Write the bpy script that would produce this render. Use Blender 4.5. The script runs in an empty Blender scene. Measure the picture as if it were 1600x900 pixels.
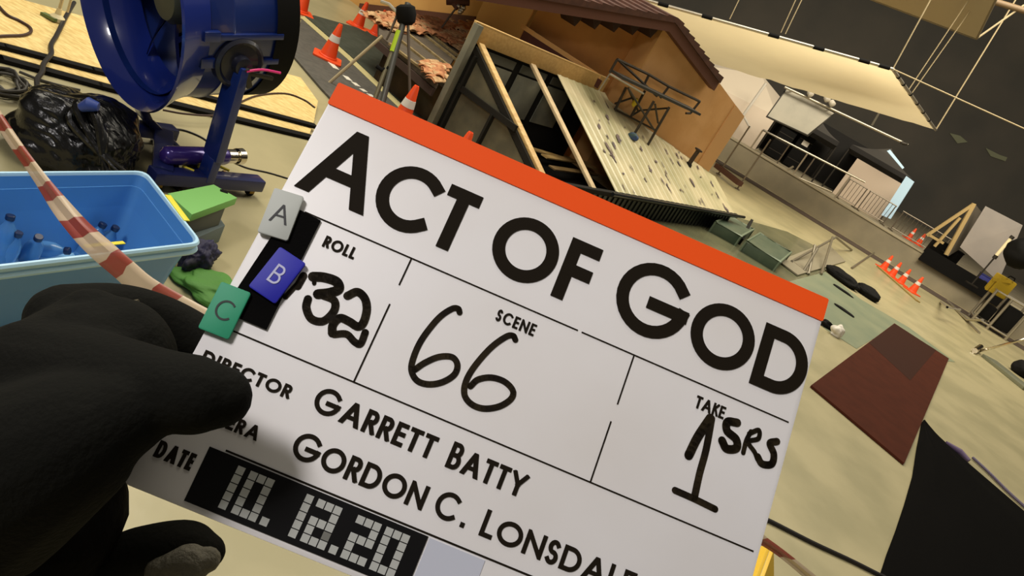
import bpy, bmesh, math, random
from mathutils import Vector, Matrix, noise
random.seed(7)
V = Vector
PI = math.pi
scene = bpy.context.scene
col = scene.collection

# ------------------------------------------------------------------ camera
FPX, CAM_H = 1156.0, 1.8
PITCH, ROLL = math.radians(21.1), math.radians(30)
fwd = V((0, math.cos(PITCH), -math.sin(PITCH)))
up0 = V((0, math.sin(PITCH), math.cos(PITCH)))
r0 = V((1, 0, 0))
CR = r0 * math.cos(ROLL) + up0 * math.sin(ROLL)
CU = -r0 * math.sin(ROLL) + up0 * math.cos(ROLL)
CP = V((0, 0, CAM_H))
cam_data = bpy.data.cameras.new('camera')
cam = bpy.data.objects.new('camera', cam_data)
col.objects.link(cam)
cam_data.sensor_width = 36.0
cam_data.lens = FPX / 1600 * 36.0
cam_data.clip_start = 0.02
cam_data.clip_end = 200
m = Matrix((CR, CU, -fwd)).transposed().to_4x4()
m.translation = CP
cam.matrix_world = m
scene.camera = cam

# ------------------------------------------------------------------ light
scene.view_settings.view_transform = 'Standard'
scene.view_settings.look = 'None'
scene.view_settings.exposure = 0.0
scene.view_settings.gamma = 1.0
scene.view_settings.use_curve_mapping = False
world = bpy.data.worlds.new('studio_air')
scene.world = world
world.use_nodes = True
bg = world.node_tree.nodes['Background']
bg.inputs[0].default_value = (1.0, 0.92, 0.80, 1)
bg.inputs[1].default_value = 0.13

def area(name, loc, target, size, power, color):
    d = bpy.data.lights.new(name, 'AREA')
    d.shape = 'RECTANGLE'
    d.size, d.size_y = size
    d.energy = power
    d.color = color
    o = bpy.data.objects.new(name, d)
    o.location = loc
    o.rotation_euler = (V(target) - V(loc)).to_track_quat('-Z', 'Y').to_euler()
    col.objects.link(o)
    return o

WARM = (1.0, 0.92, 0.76)
area('overhead_softbox', (-2.0, 4.5, 7.5), (-1.0, 5.0, 0), (5, 4), 330, WARM)
area('overhead_softbox_far', (3, 13, 9.0), (3, 13, 0), (6, 6), 900, WARM)
area('overhead_softbox_side', (-6, 8, 7.5), (-3, 8, 0), (4, 4), 520, WARM)
area('overhead_softbox_deck', (8, 14.5, 9.5), (6, 22, 1), (6, 4), 950, (1.0, 0.88, 0.68))
area('work_light', (-2.6, -1.4, 4.6), (0.1, 0.6, 1.6), (1.0, 0.8), 128, (1.0, 0.95, 0.93))

# ------------------------------------------------------------------ helpers
def srgb(r, g, b):
    def f(c):
        c /= 255.0
        return c / 12.92 if c <= 0.04045 else ((c + 0.055) / 1.055) ** 2.4
    return (f(r), f(g), f(b), 1)

MATS = {}
def mat(name, rgb, rough=0.6, metal=0.0, rgb2=None, scale=4.0, bump=0.0, bscale=30.0, trans=0.0, alpha=1.0,
        coat=0.0, stretch=None, emit=0.0, spec=0.5, detail=4.0, contrast=(0.35, 0.65)):
    if name in MATS:
        return MATS[name]
    mt = bpy.data.materials.new(name)
    mt.use_nodes = True
    nt = mt.node_tree
    b = nt.nodes['Principled BSDF']
    b.inputs['Base Color'].default_value = srgb(*rgb)
    b.inputs['Roughness'].default_value = rough
    b.inputs['Metallic'].default_value = metal
    b.inputs['Transmission Weight'].default_value = trans
    b.inputs['Alpha'].default_value = alpha
    b.inputs['Coat Weight'].default_value = coat
    b.inputs['Specular IOR Level'].default_value = spec
    if emit:
        b.inputs['Emission Color'].default_value = srgb(*rgb)
        b.inputs['Emission Strength'].default_value = emit
    tc = nt.nodes.new('ShaderNodeTexCoord')
    mp = nt.nodes.new('ShaderNodeMapping')
    nt.links.new(tc.outputs['Object'], mp.inputs[0])
    if stretch:
        mp.inputs['Scale'].default_value = stretch
    if rgb2:
        nz = nt.nodes.new('ShaderNodeTexNoise')
        nz.inputs['Scale'].default_value = scale
        nz.inputs['Detail'].default_value = detail
        nt.links.new(mp.outputs[0], nz.inputs['Vector'])
        rp = nt.nodes.new('ShaderNodeValToRGB')
        rp.color_ramp.elements[0].position = contrast[0]
        rp.color_ramp.elements[1].position = contrast[1]
        rp.color_ramp.elements[0].color = srgb(*rgb)
        rp.color_ramp.elements[1].color = srgb(*rgb2)
        nt.links.new(nz.outputs['Fac'], rp.inputs[0])
        nt.links.new(rp.outputs[0], b.inputs['Base Color'])
    if bump:
        n2 = nt.nodes.new('ShaderNodeTexNoise')
        n2.inputs['Scale'].default_value = bscale
        n2.inputs['Detail'].default_value = 5
        nt.links.new(mp.outputs[0], n2.inputs['Vector'])
        bp = nt.nodes.new('ShaderNodeBump')
        bp.inputs['Strength'].default_value = bump
        bp.inputs['Distance'].default_value = 0.02
        nt.links.new(n2.outputs['Fac'], bp.inputs['Height'])
        nt.links.new(bp.outputs[0], b.inputs['Normal'])
    MATS[name] = mt
    return mt

WL = {}                                       # world location of every object origin
class MB:
    """collects shapes, links them as one mesh object"""
    def __init__(s):
        s.v, s.f, s.mi = [], [], []
        s.cur = 0
    def face(s, pts):
        i = len(s.v)
        s.v += [V(p) for p in pts]
        s.f.append(tuple(range(i, i + len(pts))))
        s.mi.append(s.cur)
    def add(s, vs, fs):
        i = len(s.v)
        s.v += [V(p) for p in vs]
        for f in fs:
            s.f.append(tuple(i + k for k in f))
            s.mi.append(s.cur)
        return s
    def hexa(s, b, t):
        """8 corner solid from bottom and top quads"""
        return s.add(list(b) + list(t), [(3, 2, 1, 0), (4, 5, 6, 7), (0, 1, 5, 4), (1, 2, 6, 5), (2, 3, 7, 6), (3, 0, 4, 7)])
    def box(s, c, size, ax=None):
        X, Y, Z = ax or (V((1, 0, 0)), V((0, 1, 0)), V((0, 0, 1)))
        c = V(c)
        x, y, z = X * size[0] / 2, Y * size[1] / 2, Z * size[2] / 2
        return s.hexa([c - x - y - z, c + x - y - z, c + x + y - z, c - x + y - z],
                      [c - x - y + z, c + x - y + z, c + x + y + z, c - x + y + z])
    def bar(s, a, b, w, h, up=V((0, 0, 1))):
        a, b = V(a), V(b)
        d = (b - a)
        L = d.length
        d.normalize()
        sd = d.cross(up)
        if sd.length < 1e-4:
            sd = d.cross(V((0, 1, 0)))
        sd.normalize()
        u = sd.cross(d)
        return s.box((a + b) / 2, (L, w, h), (d, sd, u))
    def prism(s, poly, ext):
        """polygon extruded by vector"""
        n = len(poly)
        p = [V(q) for q in poly]
        q = [k + V(ext) for k in p]
        fs = [tuple(range(n)), tuple(range(2 * n - 1, n - 1, -1))]
        fs += [(i, i + n, (i + 1) % n + n, (i + 1) % n) for i in range(n)]
        return s.add(p + q, fs)
    def tube(s, pts, r, seg=8, cap=True, closed=False):
        pts = [V(p) for p in pts]
        n = len(pts)
        rs = r if isinstance(r, (list, tuple)) else [r] * n
        rings = []
        prev = None
        for i, p in enumerate(pts):
            if closed:
                d = pts[(i + 1) % n] - pts[i - 1]
            else:
                d = pts[min(i + 1, n - 1)] - pts[max(i - 1, 0)]
            d.normalize()
            if prev is None:
                a = d.cross(V((0, 0, 1)))
                if a.length < 1e-3:
                    a = d.cross(V((0, 1, 0)))
            else:
                a = prev - d * prev.dot(d)
            a.normalize()
            prev = a
            b = d.cross(a)
            rings.append([p + (a * math.cos(2 * PI * k / seg) + b * math.sin(2 * PI * k / seg)) * rs[i] for k in range(seg)])
        vs = [q for rr in rings for q in rr]
        fs = []
        for i in range(n if closed else n - 1):
            j = (i + 1) % n
            for k in range(seg):
                k2 = (k + 1) % seg
                fs.append((i * seg + k, i * seg + k2, j * seg + k2, j * seg + k))
        if cap and not closed:
            fs.append(tuple(range(seg - 1, -1, -1)))
            fs.append(tuple((n - 1) * seg + k for k in range(seg)))
        return s.add(vs, fs)
    def lathe(s, prof, o, ax, seg=24, cap=True):
        """profile (r, h) turned about axis ax through o"""
        o, ax = V(o), V(ax).normalized()
        a = ax.cross(V((0, 0, 1)))
        if a.length < 1e-3:
            a = V((1, 0, 0))
        a.normalize()
        b = ax.cross(a)
        vs = []
        for r, h in prof:
            vs += [o + ax * h + (a * math.cos(2 * PI * k / seg) + b * math.sin(2 * PI * k / seg)) * r for k in range(seg)]
        fs = []
        for i in range(len(prof) - 1):
            for k in range(seg):
                k2 = (k + 1) % seg
                fs.append((i * seg + k, i * seg + k2, (i + 1) * seg + k2, (i + 1) * seg + k))
        if cap:
            fs.append(tuple(range(seg - 1, -1, -1)))
            fs.append(tuple((len(prof) - 1) * seg + k for k in range(seg)))
        return s.add(vs, fs)
    def build(s, name, mats, parent=None, loc=None, smooth=True, bevel=0.0, merge=True):
        if not isinstance(mats, (list, tuple)):
            mats = [mats]
        if parent is not None:
            o0 = WL[parent.name]
        elif loc is not None:
            o0 = V(loc)
        else:
            xs = [p.x for p in s.v]; ys = [p.y for p in s.v]; zs = [p.z for p in s.v]
            o0 = V(((min(xs) + max(xs)) / 2, (min(ys) + max(ys)) / 2, min(zs)))
        me = bpy.data.meshes.new(name)
        me.from_pydata([p - o0 for p in s.v], [], s.f)
        for mm in mats:
            me.materials.append(mm)
        for p, k in zip(me.polygons, s.mi):
            p.material_index = k
        bm = bmesh.new()
        bm.from_mesh(me)
        if merge:
            bmesh.ops.remove_doubles(bm, verts=bm.verts, dist=1e-5)
            bmesh.ops.recalc_face_normals(bm, faces=bm.faces)
        if bevel:
            es = [e for e in bm.edges if len(e.link_faces) == 2 and e.calc_face_angle(0) > 0.6]
            bmesh.ops.bevel(bm, geom=es, offset=bevel, segments=2, profile=0.6, affect='EDGES', clamp_overlap=True)
        for f in bm.faces:
            f.smooth = smooth
        for e in bm.edges:
            if len(e.link_faces) == 2 and e.calc_face_angle(0) > 0.7:
                e.smooth = False
        bm.to_mesh(me)
        bm.free()
        o = bpy.data.objects.new(name, me)
        col.objects.link(o)
        if parent is not None:
            o.parent = parent
        else:
            o.location = o0
        WL[o.name] = o0
        return o

def tag(o, label=None, cat=None, group=None, kind=None):
    if label: o['label'] = label
    if cat: o['category'] = cat
    if group: o['group'] = group
    if kind: o['kind'] = kind
    return o

def thing(name, label, cat, loc, group=None):
    o = bpy.data.objects.new(name, None)
    o.empty_display_size = 0.1
    col.objects.link(o)
    o.location = loc
    WL[o.name] = V(loc)
    return tag(o, label, cat, group)

def struct(name, mb, m, **k):
    o = mb.build(name, m, **k)
    o['kind'] = 'structure'
    return o

def dup(o, loc, rotz=0.0, label=None, parent=None, scale=1.0):
    c = o.copy()
    col.objects.link(c)
    if parent is None:
        c.location = loc
        c.rotation_euler = (0, 0, rotz)
        c.scale = (scale,) * 3
        if label: c['label'] = label
    else:
        c.parent = parent
    for ch in list(o.children):
        dup(ch, None, parent=c)
    return c

# rays of the photograph, used to survey where things stand
def ray(px, py):
    return (px - 800) / FPX * CR - (py - 450) / FPX * CU + fwd
def G(px, py, z=0.0):
    d = ray(px, py)
    return CP + d * ((z - CAM_H) / d.z)
def AT(px, py, y):
    d = ray(px, py)
    return CP + d * (y / d.y)
def DP(px, py, dist):
    return CP + ray(px, py) * dist
def PL(px, py, P, N):
    d = ray(px, py)
    return CP + d * ((V(P) - CP).dot(N) / d.dot(N))
def lerp(a, b, t):
    return a + (b - a) * t
def smoothpts(pts, n=8, closed=False):
    pts = [V(p) for p in pts]
    out = []
    N = len(pts)
    rng = N if closed else N - 1
    for i in range(rng):
        p1, p2 = pts[i], pts[(i + 1) % N]
        p0 = pts[i - 1] if (i > 0 or closed) else p1 * 2 - p2
        p3 = pts[(i + 2) % N] if (i + 2 < N or closed) else p2 * 2 - p1
        for k in range(n):
            t = k / n
            out.append(0.5 * ((2 * p1) + (p2 - p0) * t + (2 * p0 - 5 * p1 + 4 * p2 - p3) * t * t + (3 * p1 - p0 - 3 * p2 + p3) * t ** 3))
    if not closed:
        out.append(pts[-1])
    return out

UPZ = V((0, 0, 1))
E = V((0.503, 0.864, 0)).normalized()         # long direction of the set
N = V((E.y, -E.x, 0))                         # across it, towards the viewer's right

# ------------------------------------------------------------------ materials
M_floor = mat('floor_canvas', (160, 152, 116), 0.36, rgb2=(178, 168, 130), scale=1.6, bump=0.12, bscale=7, detail=10, contrast=(.38, .6))
M_black = mat('black_matt', (17, 16, 15), 0.8, spec=.15)
M_steel = mat('dark_steel', (62, 58, 52), 0.5, 0.6)
M_alu = mat('aluminium_tube', (190, 182, 165), 0.35, 0.8)
M_white = mat('white_cloth', (225, 218, 205), 0.8, bump=0.1, bscale=5)
M_orange = mat('house_render', (226, 172, 112), 0.85, rgb2=(216, 160, 98), scale=3, bump=0.05)
M_orange2 = mat('house_trim', (218, 164, 98), 0.8)
M_brown = mat('roof_brown', (92, 58, 44), 0.75, rgb2=(72, 44, 34), scale=10)
M_plywood = mat('raw_plywood', (216, 180, 112), 0.7, rgb2=(196, 158, 92), scale=6, stretch=(1, 8, 8))
M_timber = mat('pine_timber', (224, 190, 126), 0.6, rgb2=(200, 160, 96), scale=9, stretch=(1, 1, 6))
M_osb = mat('osb_board', (232, 208, 140), 0.7, rgb2=(206, 174, 104), scale=16, detail=6, stretch=(1, 3.2, 1))
M_cone = mat('cone_orange', (244, 82, 32), 0.45)
M_band = mat('reflective_band', (226, 220, 210), 0.4)
M_rope = mat('pale_rope', (176, 160, 126), 0.8)
M_cable = mat('black_cable', (34, 30, 28), 0.5)
M_cablebr = mat('brown_cable', (66, 44, 34), 0.5)

# ------------------------------------------------------------------ setting
f = MB(); f.box((4, 14, -0.1), (60, 60, 0.2)); struct('floor', f, M_floor)
M_drape = mat('studio_wall_black', (128, 122, 112), 0.95, rgb2=(110, 108, 102), scale=0.3, bump=0.1, bscale=2)
f = MB(); f.box((4, 40, 7), (60, 0.4, 14.4)); struct('wall_back', f, M_drape)
f = MB(); f.box((30, 14, 7), (0.4, 52, 14.4)); struct('wall_right', f, M_drape)
f = MB(); f.box((-22, 14, 7), (0.4, 52, 14.4)); struct('wall_left', f, M_drape)

WB = V((3.30, 20.95, 0)); WD = V((0.961, -0.278, 0)).normalized(); WN = V((WD.y, -WD.x, 0))
M_conc = mat('tank_concrete', (150, 140, 116), 0.85, rgb2=(132, 124, 104), scale=1.4, bump=0.1, bscale=10)
M_deck = mat('deck_concrete', (168, 156, 130), 0.8, rgb2=(150, 140, 116), scale=2)
def WP(s, back, z):
    return WB + WD * s - WN * back + UPZ * z
f = MB(); f.hexa([WP(-14, 0.3, 0), WP(16, 0.3, 0), WP(16, 0, 0), WP(-14, 0, 0)],
                 [WP(-14, 0.3, 0.62), WP(16, 0.3, 0.62), WP(16, 0.06, 0.62), WP(-14, 0.06, 0.62)])
struct('wall_tank', f, M_conc)
f = MB(); f.hexa([WP(-14, 20, 0), WP(16, 20, 0), WP(16, 0.301, 0), WP(-14, 0.301, 0)],
                 [WP(-14, 20, 0.6), WP(16, 20, 0.6), WP(16, 0.301, 0.6), WP(-14, 0.301, 0.6)])
struct('floor_deck', f, M_deck)
f = MB(); f.hexa([WP(-14, 0.34, .621), WP(16, 0.34, .621), WP(16, 0.04, .621), WP(-14, 0.04, .621)],
                 [WP(-14, 0.34, 0.66), WP(16, 0.34, 0.66), WP(16, 0.04, 0.66), WP(-14, 0.04, 0.66)])
struct('trim_1', f, mat('coping', (172, 162, 136), 0.8))
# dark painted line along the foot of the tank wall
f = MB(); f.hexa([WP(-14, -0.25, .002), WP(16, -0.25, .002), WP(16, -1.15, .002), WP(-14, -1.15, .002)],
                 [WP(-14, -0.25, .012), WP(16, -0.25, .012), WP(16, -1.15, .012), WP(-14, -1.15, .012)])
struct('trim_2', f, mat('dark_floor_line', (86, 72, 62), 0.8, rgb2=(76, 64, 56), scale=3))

# green painted bands on the floor
M_green = mat('floor_green', (122, 132, 108), 0.4, rgb2=(138, 144, 116), scale=2)
def ground_poly(name, pts, z, t, m, **kw):
    mb = MB()
    mb.prism([G(x, y) + UPZ * z for x, y in pts], (0, 0, t))
    return mb
f = ground_poly('', [(1215, 445), (1290, 425), (1345, 468), (1420, 512), (1492, 566), (1476, 564), (1395, 512), (1338, 545), (1290, 515)], .001, .003, M_green)
struct('floor_band', f, M_green)

f = ground_poly('', [(960, 330), (1090, 348), (1135, 335), (1230, 362), (1300, 398), (1290, 425), (1215, 446), (1100, 400)], .001, .002, None)
struct('floor_damp', f, mat('damp_floor', (96, 98, 74), 0.22, rgb2=(120, 118, 88), scale=1.6))
# ------------------------------------------------------------------ slate (clapperboard)
BR = Matrix(((0.9155, 0.3696, -0.1590), (0, 0, 0), (0, 0, 0)))
wv = V((0.2864, -0.1105, -0.3978))
BROT = Matrix.Rotation(wv.length, 3, wv.normalized())
bt = V((-0.0888, 0.1046, 0.3794))
def cam2w(x, y, z):
    return CP + CR * x + CU * y + fwd * z
def c2wv(v):
    return CR * v.x + CU * v.y + fwd * v.z
bu = c2wv(BROT @ V((1, 0, 0)))               # along the slate's width
bv = c2wv(BROT @ V((0, -1, 0)))              # down the slate
bo = cam2w(*bt)
bn = bu.cross(bv)
if bn.dot(CP - bo) < 0:
    bn = -bn                                  # out of the face, to the viewer
def BP(u, v, w=0.0):                          # millimetres on the slate
    return bo + bu * (u / 1000) + bv * (v / 1000) + bn * (w / 1000)

BW, BH = 280.0, 213.0
slate = thing('clapperboard', 'white film slate reading ACT OF GOD, orange stripe along its top, held in front', 'clapperboard', BP(140, 213, -2))
M_board = mat('slate_white_acrylic', (232, 230, 231), 0.4, rgb2=(222, 218, 215), scale=9, contrast=(0.3, 0.75))
M_ink = mat('black_vinyl', (30, 24, 16), 0.7, spec=.08)
M_marker = mat('dry_marker', (24, 18, 12), 0.6, rgb2=(44, 36, 22), scale=120, spec=.1)
def rrect(u0, v0, u1, v1, r, n=5):
    pts = []
    for (cx, cy, a0) in ((u1 - r, v0 + r, -90), (u1 - r, v1 - r, 0), (u0 + r, v1 - r, 90), (u0 + r, v0 + r, 180)):
        for k in range(n + 1):
            a = math.radians(a0 + 90 * k / n)
            pts.append((cx + r * math.cos(a), cy + r * math.sin(a)))
    return pts
mb = MB(); mb.prism([BP(u, v, -4.5) for u, v in rrect(0, 0, BW, BH, 3)], bn * 0.0045)
mb.build('board', M_board, slate, bevel=0.0006)
mb = MB(); mb.prism([BP(u, v, .05) for u, v in rrect(-.3, -.6, BW + .3, 12.6, 1)], bn * 0.0006)
mb.prism([BP(u, v, -4.6) for u, v in ((-.3, -.6), (BW + .3, -.6), (BW + .3, -.05), (-.3, -.05))], bn * 0.0046)
tag(mb.build('top_stripe', mat('slate_orange', (255, 90, 24), 0.6, spec=.2), slate), 'bright orange stripe')

# --- lettering: stroke alphabet, every letter cut to its own box
def arc(cx, cy, rx, ry, a0, a1, n=28):
    return [(cx + rx * math.cos(math.radians(a0 + (a1 - a0) * k / n)), cy + ry * math.sin(math.radians(a0 + (a1 - a0) * k / n))) for k in range(n + 1)]
GLY = {
 'A': (0.92, [[(0, 0), (.5, 1.04)], [(1, 0), (.5, 1.04)], [(.2, .30), (.8, .30)]]),
 'B': (0.56, [[(0, 0), (0, 1)], [(0, 1), (.5, 1)] + arc(.5, .765, .40, .235, 90, -90) + [(0, .53)], [(0, .53), (.5, .53)] + arc(.5, .265, .5, .265, 90, -90) + [(0, 0)]]),
 'C': (0.86, [arc(.56, .5, .56, .5, 48, 312)]),
 'D': (0.78, [[(0, 0), (0, 1)], [(0, 1), (.4, 1)] + arc(.4, .5, .6, .5, 90, -90) + [(0, 0)]]),
 'E': (0.50, [[(1, 1), (0, 1), (0, 0), (1, 0)], [(0, .52), (.92, .52)]]),
 'F': (0.50, [[(1, 1), (0, 1), (0, 0)], [(0, .50), (.92, .50)]]),
 'G': (1.0, [arc(.5, .5, .5, .5, 40, 353), [(.52, .44), (1.0, .44)]]),
 'I': (0.16, [[(.5, 0), (.5, 1)]]),
 'K': (0.58, [[(0, 0), (0, 1)], [(.9, 1), (.05, .48)], [(.3, .6), (1, 0)]]),
 'L': (0.46, [[(0, 1), (0, 0), (1, 0)]]),
 'M': (1.0, [[(0, 0), (.14, 1), (.5, .1), (.86, 1), (1, 0)]]),
 'N': (0.78, [[(0, 0), (0, 1), (1, 0), (1, 1)]]),
 'O': (1.0, [arc(.5, .5, .5, .5, 0, 360, 44)]),
 'R': (0.58, [[(0, 0), (0, 1)], [(0, 1), (.5, 1)] + arc(.5, .74, .42, .26, 90, -90) + [(0, .48)], [(.42, .48), (1, 0)]]),
 'S': (0.52, [arc(.5, .75, .42, .25, 35, 270, 18) + arc(.5, .25, .46, .25, 90, -145, 18)[1:]]),
 'T': (0.58, [[(0, 1), (1, 1)], [(.5, 1), (.5, 0)]]),
 'Y': (0.80, [[(0, 1), (.5, .46)], [(1, 1), (.5, .46)], [(.5, .5), (.5, 0)]]),
 '.': (0.16, [[(.5, 0), (.5, .02)]]),
}
def clip(poly, v0, v1):
    for sgn, lim in ((1, v0), (-1, -v1)):
        out = []
        for i in range(len(poly)):
            a, b = poly[i - 1], poly[i]
            da, db = sgn * a[1] - lim, sgn * b[1] - lim
            if (da >= 0) != (db >= 0):
                t = da / (da - db)
                out.append((a[0] + (b[0] - a[0]) * t, a[1] + (b[1] - a[1]) * t))
            if db >= 0:
                out.append(b)
        poly = out
        if not poly:
            break
    return poly
def ribbon2d(pts, th, square=True, ws=None):
    """quads of a stroke along 2d points with mitred joins"""
    ded = [pts[0]]
    for q in pts[1:]:
        if abs(q[0] - ded[-1][0]) + abs(q[1] - ded[-1][1]) > 1e-5: ded.append(q)
    pts = ded
    n = len(pts)
    closed = n > 3 and abs(pts[0][0] - pts[-1][0]) < 1e-4 and abs(pts[0][1] - pts[-1][1]) < 1e-4
    P = [V((x, y)) for x, y in pts]
    if not closed and square:
        P[0] = P[0] - (P[1] - P[0]).normalized() * th / 2
        P[-1] = P[-1] + (P[-1] - P[-2]).normalized() * th / 2
    L, Rr = [], []
    for i in range(n):
        d1 = (P[i] - P[i - 1]) if i > 0 else ((P[-1] - P[-2]) if closed else P[1] - P[0])
        d2 = (P[i + 1] - P[i]) if i < n - 1 else ((P[1] - P[0]) if closed else P[-1] - P[-2])
        d1, d2 = d1.normalized(), d2.normalized()
        n1, n2 = V((-d1.y, d1.x)), V((-d2.y, d2.x))
        mi = n1 + n2
        if mi.length < 1e-3:
            mi = n1
        mi.normalize()
        k = min(1 / max(mi.dot(n1), 0.25), 4)
        w = (ws[i] if ws else th) / 2 * k
        L.append(P[i] + mi * w); Rr.append(P[i] - mi * w)
    return [[tuple(L[i]), tuple(L[i + 1]), tuple(Rr[i + 1]), tuple(Rr[i])] for i in range(n - 1)]
def letter(mb, ch, u0, u1, v0, v1, th, pf=None, w=0.35):
    pf = pf or BP
    h = th / 2
    if ch == 'A':
        sw, ah, c = th * 1.16, th * .49, (u0 + u1) / 2
        H_ = v1 - v0
        sl_ = (c - ah - u0) / H_
        vi = v1 - (c - sw - u0) / sl_
        mb.face([pf(a, b, w) for a, b in ((u0, v1), (u0 + sw, v1), (c, vi), (c, v0), (c - ah, v0))])
        mb.face([pf(a, b, w) for a, b in ((u1, v1), (c + ah, v0), (c, v0), (c, vi), (u1 - sw, v1))])
        vt_, vb_ = v0 + H_ * .575, v0 + H_ * .575 + th * .92
        xi = lambda v: u0 + sw + sl_ * (v1 - v) - .01
        mb.face([pf(a, b, w + .02) for a, b in ((xi(vb_), vb_), (u0 + u1 - xi(vb_), vb_), (u0 + u1 - xi(vt_), vt_), (xi(vt_), vt_))])
        return
    for ns_, st in enumerate(GLY[ch][1]):
        ws_ = w + .04 * ns_
        if GLY[ch][0] < .2:
            pts = [((u0 + u1) / 2, v1 - h - y * (v1 - v0 - th)) for x, y in st]
        else:
            pts = [(u0 + h + x * (u1 - u0 - th), v1 - h - y * (v1 - v0 - th)) for x, y in st]
        for q in ribbon2d(pts, th):
            q = clip(q, v0, v1)
            if len(q) > 2:
                mb.face([pf(a, b, ws_) for a, b in q])
def word(mb, s, u0, u1, v0, v1, th, gap=0.14, first=1.0, dv=0.0, pf=None):
    """letters of one word spread from u0 to u1"""
    H = v1 - v0
    ws = [max(GLY[c][0] * H * (first if i == 0 else 1.0), th * 1.1) for i, c in enumerate(s)]
    g = gap * H
    k = (u1 - u0) / (sum(ws) + g * (len(s) - 1))
    u = u0
    for i, c in enumerate(s):
        f1 = first if i == 0 else 1.0
        letter(mb, c, u, u + ws[i] * k, v0 - H * (f1 - 1), v1, th * (1.0 if i else 1.0), pf)
        u += (ws[i] + g) * k
mb = MB()
TH = 6.6
for ch, a, b, c, d in (('A', 4.4, 41, 20.2, 60), ('C', 41.2, 72.8, 24.2, 59.9), ('T', 73.8, 91.3, 25.5, 59.4),
                       ('O', 104.2, 138.4, 24.9, 59.6), ('F', 141.2, 158.2, 25.5, 59.2),
                       ('G', 171.6, 211.2, 19.7, 59.6), ('O', 214.0, 248.8, 25.2, 60.0), ('D', 251.2, 279.2, 25.7, 59.9)):
    letter(mb, ch, a, b, c, d, TH)
mb.build('title_lettering', M_ink, slate, merge=False, smooth=False)
mb = MB()
word(mb, 'GARRETT', 58.4, 118.0, 144.2, 155.0, 2.1, gap=0.1, first=1.14)
word(mb, 'BATTY', 124.9, 163.6, 144.2, 155.2, 2.1, gap=0.09, first=1.12)
word(mb, 'GORDON', 58.6, 122.8, 166.0, 177.0, 2.1, gap=0.1, first=1.14)
word(mb, 'C.', 127.6, 143.6, 166.0, 177.0, 2.1, gap=0.22, first=1.14)
word(mb, 'LONSDALE', 150.8, 226.5, 166.2, 177.2, 2.1, gap=0.1, first=1.1)
mb.build('credit_lettering', M_ink, slate, merge=False, smooth=False)
for wd_, a, b, c, d, e_, g_ in (('ROLL', 29.6, 46.0, 76.4, 82.4, 1.25, .12), ('SCENE', 120.2, 140.8, 76.0, 82.2, 1.15, .14), ('TAKE', 228.0, 244.0, 76.4, 82.8, 1.2, .05),
                             ('DIRECTOR', 4.6, 47.6, 148.2, 154.5, 1.4, .12), ('CAMERA', 7.0, 43.2, 170.1, 176.5, 1.4, .1), ('DATE', 6.0, 23.0, 191.0, 198.5, 1.7, .1)):
    mb = MB(); word(mb, wd_, a, b, c, d, e_, gap=g_)
    mb.build('heading', M_ink, slate, merge=False, smooth=False)
mb = MB()
def rule(u0, v0, u1, v1, t):
    for q in ribbon2d([(u0, v0), (u1, v1)], t, False):
        mb.face([BP(a, b, .3) for a, b in q])
rule(15, 70.0, 160.5, 70.3, .75); rule(162.5, 70.3, 276.9, 70.7, .75)
rule(4, 135.8, 276.9, 136.4, .75)
rule(71.2, 70.2, 71.2, 85, .75); rule(71.0, 95.3, 71.1, 135.8, .75)
rule(191.2, 70.5, 191.4, 96.7, .75); rule(191.2, 105.6, 191.4, 136.2, .75)
rule(33, 184.9, 276, 184.9, .9)
mb.build('ruled_lines', M_ink, slate, merge=False, smooth=False)
# black date panel with block digits
mb = MB(); mb.prism([BP(u, v, .05) for u, v in ((26.0, 185.9), (130.2, 185.9), (130.2, 210.2), (26.8, 210.2))], bn * 0.0005)
panel = mb.build('date_panel', mat('panel_black', (14, 13, 14), 0.5, spec=.15), slate)
panel['label'] = 'glossy black strip with the date in grey blocks'
mb = MB()
cell, pit = 3.45, 3.95
def digit(u, rows, v=188.6):
    for r_, row in enumerate(rows):
        for c_, ch in enumerate(row):
            if ch in '#o':
                mb.cur = 1 if ch == 'o' else 0
                x, y = u + c_ * pit, v + r_ * pit * .98
                sh = .0
                mb.face([BP(x + sh, y, .75), BP(x + cell + sh, y, .75), BP(x + cell, y + cell, .75), BP(x, y + cell, .75)])
    mb.cur = 0
one = ['#'] * 5
zero = ['###', '# #', '# #', '# #', '###']
two = ['###', '  #', '###', '#  ', '###']
digit(41.0, one); digit(46.9, zero); digit(60.0, ['#'], 204.1)
digit(73.4, one); digit(79.0, ['###', '  #', '###', '# o', '###']); digit(92.2, ['#'], 204.1)
digit(97.8, two); digit(111.4, zero)
mb.build('date_digits', [mat('digit_grey', (178, 180, 176), 0.5), mat('digit_wiped', (112, 112, 106), 0.6)], panel, merge=False, smooth=False)
# second panel, grey empty field right of the date
mb = MB(); mb.prism([BP(u, v, .05) for u, v in ((131, 186.2), (158, 186.2), (158, 211), (131, 211))], bn * 0.00025)
mb.build('blank_field', mat('field_grey', (196, 200, 214), 0.35), slate)
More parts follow.
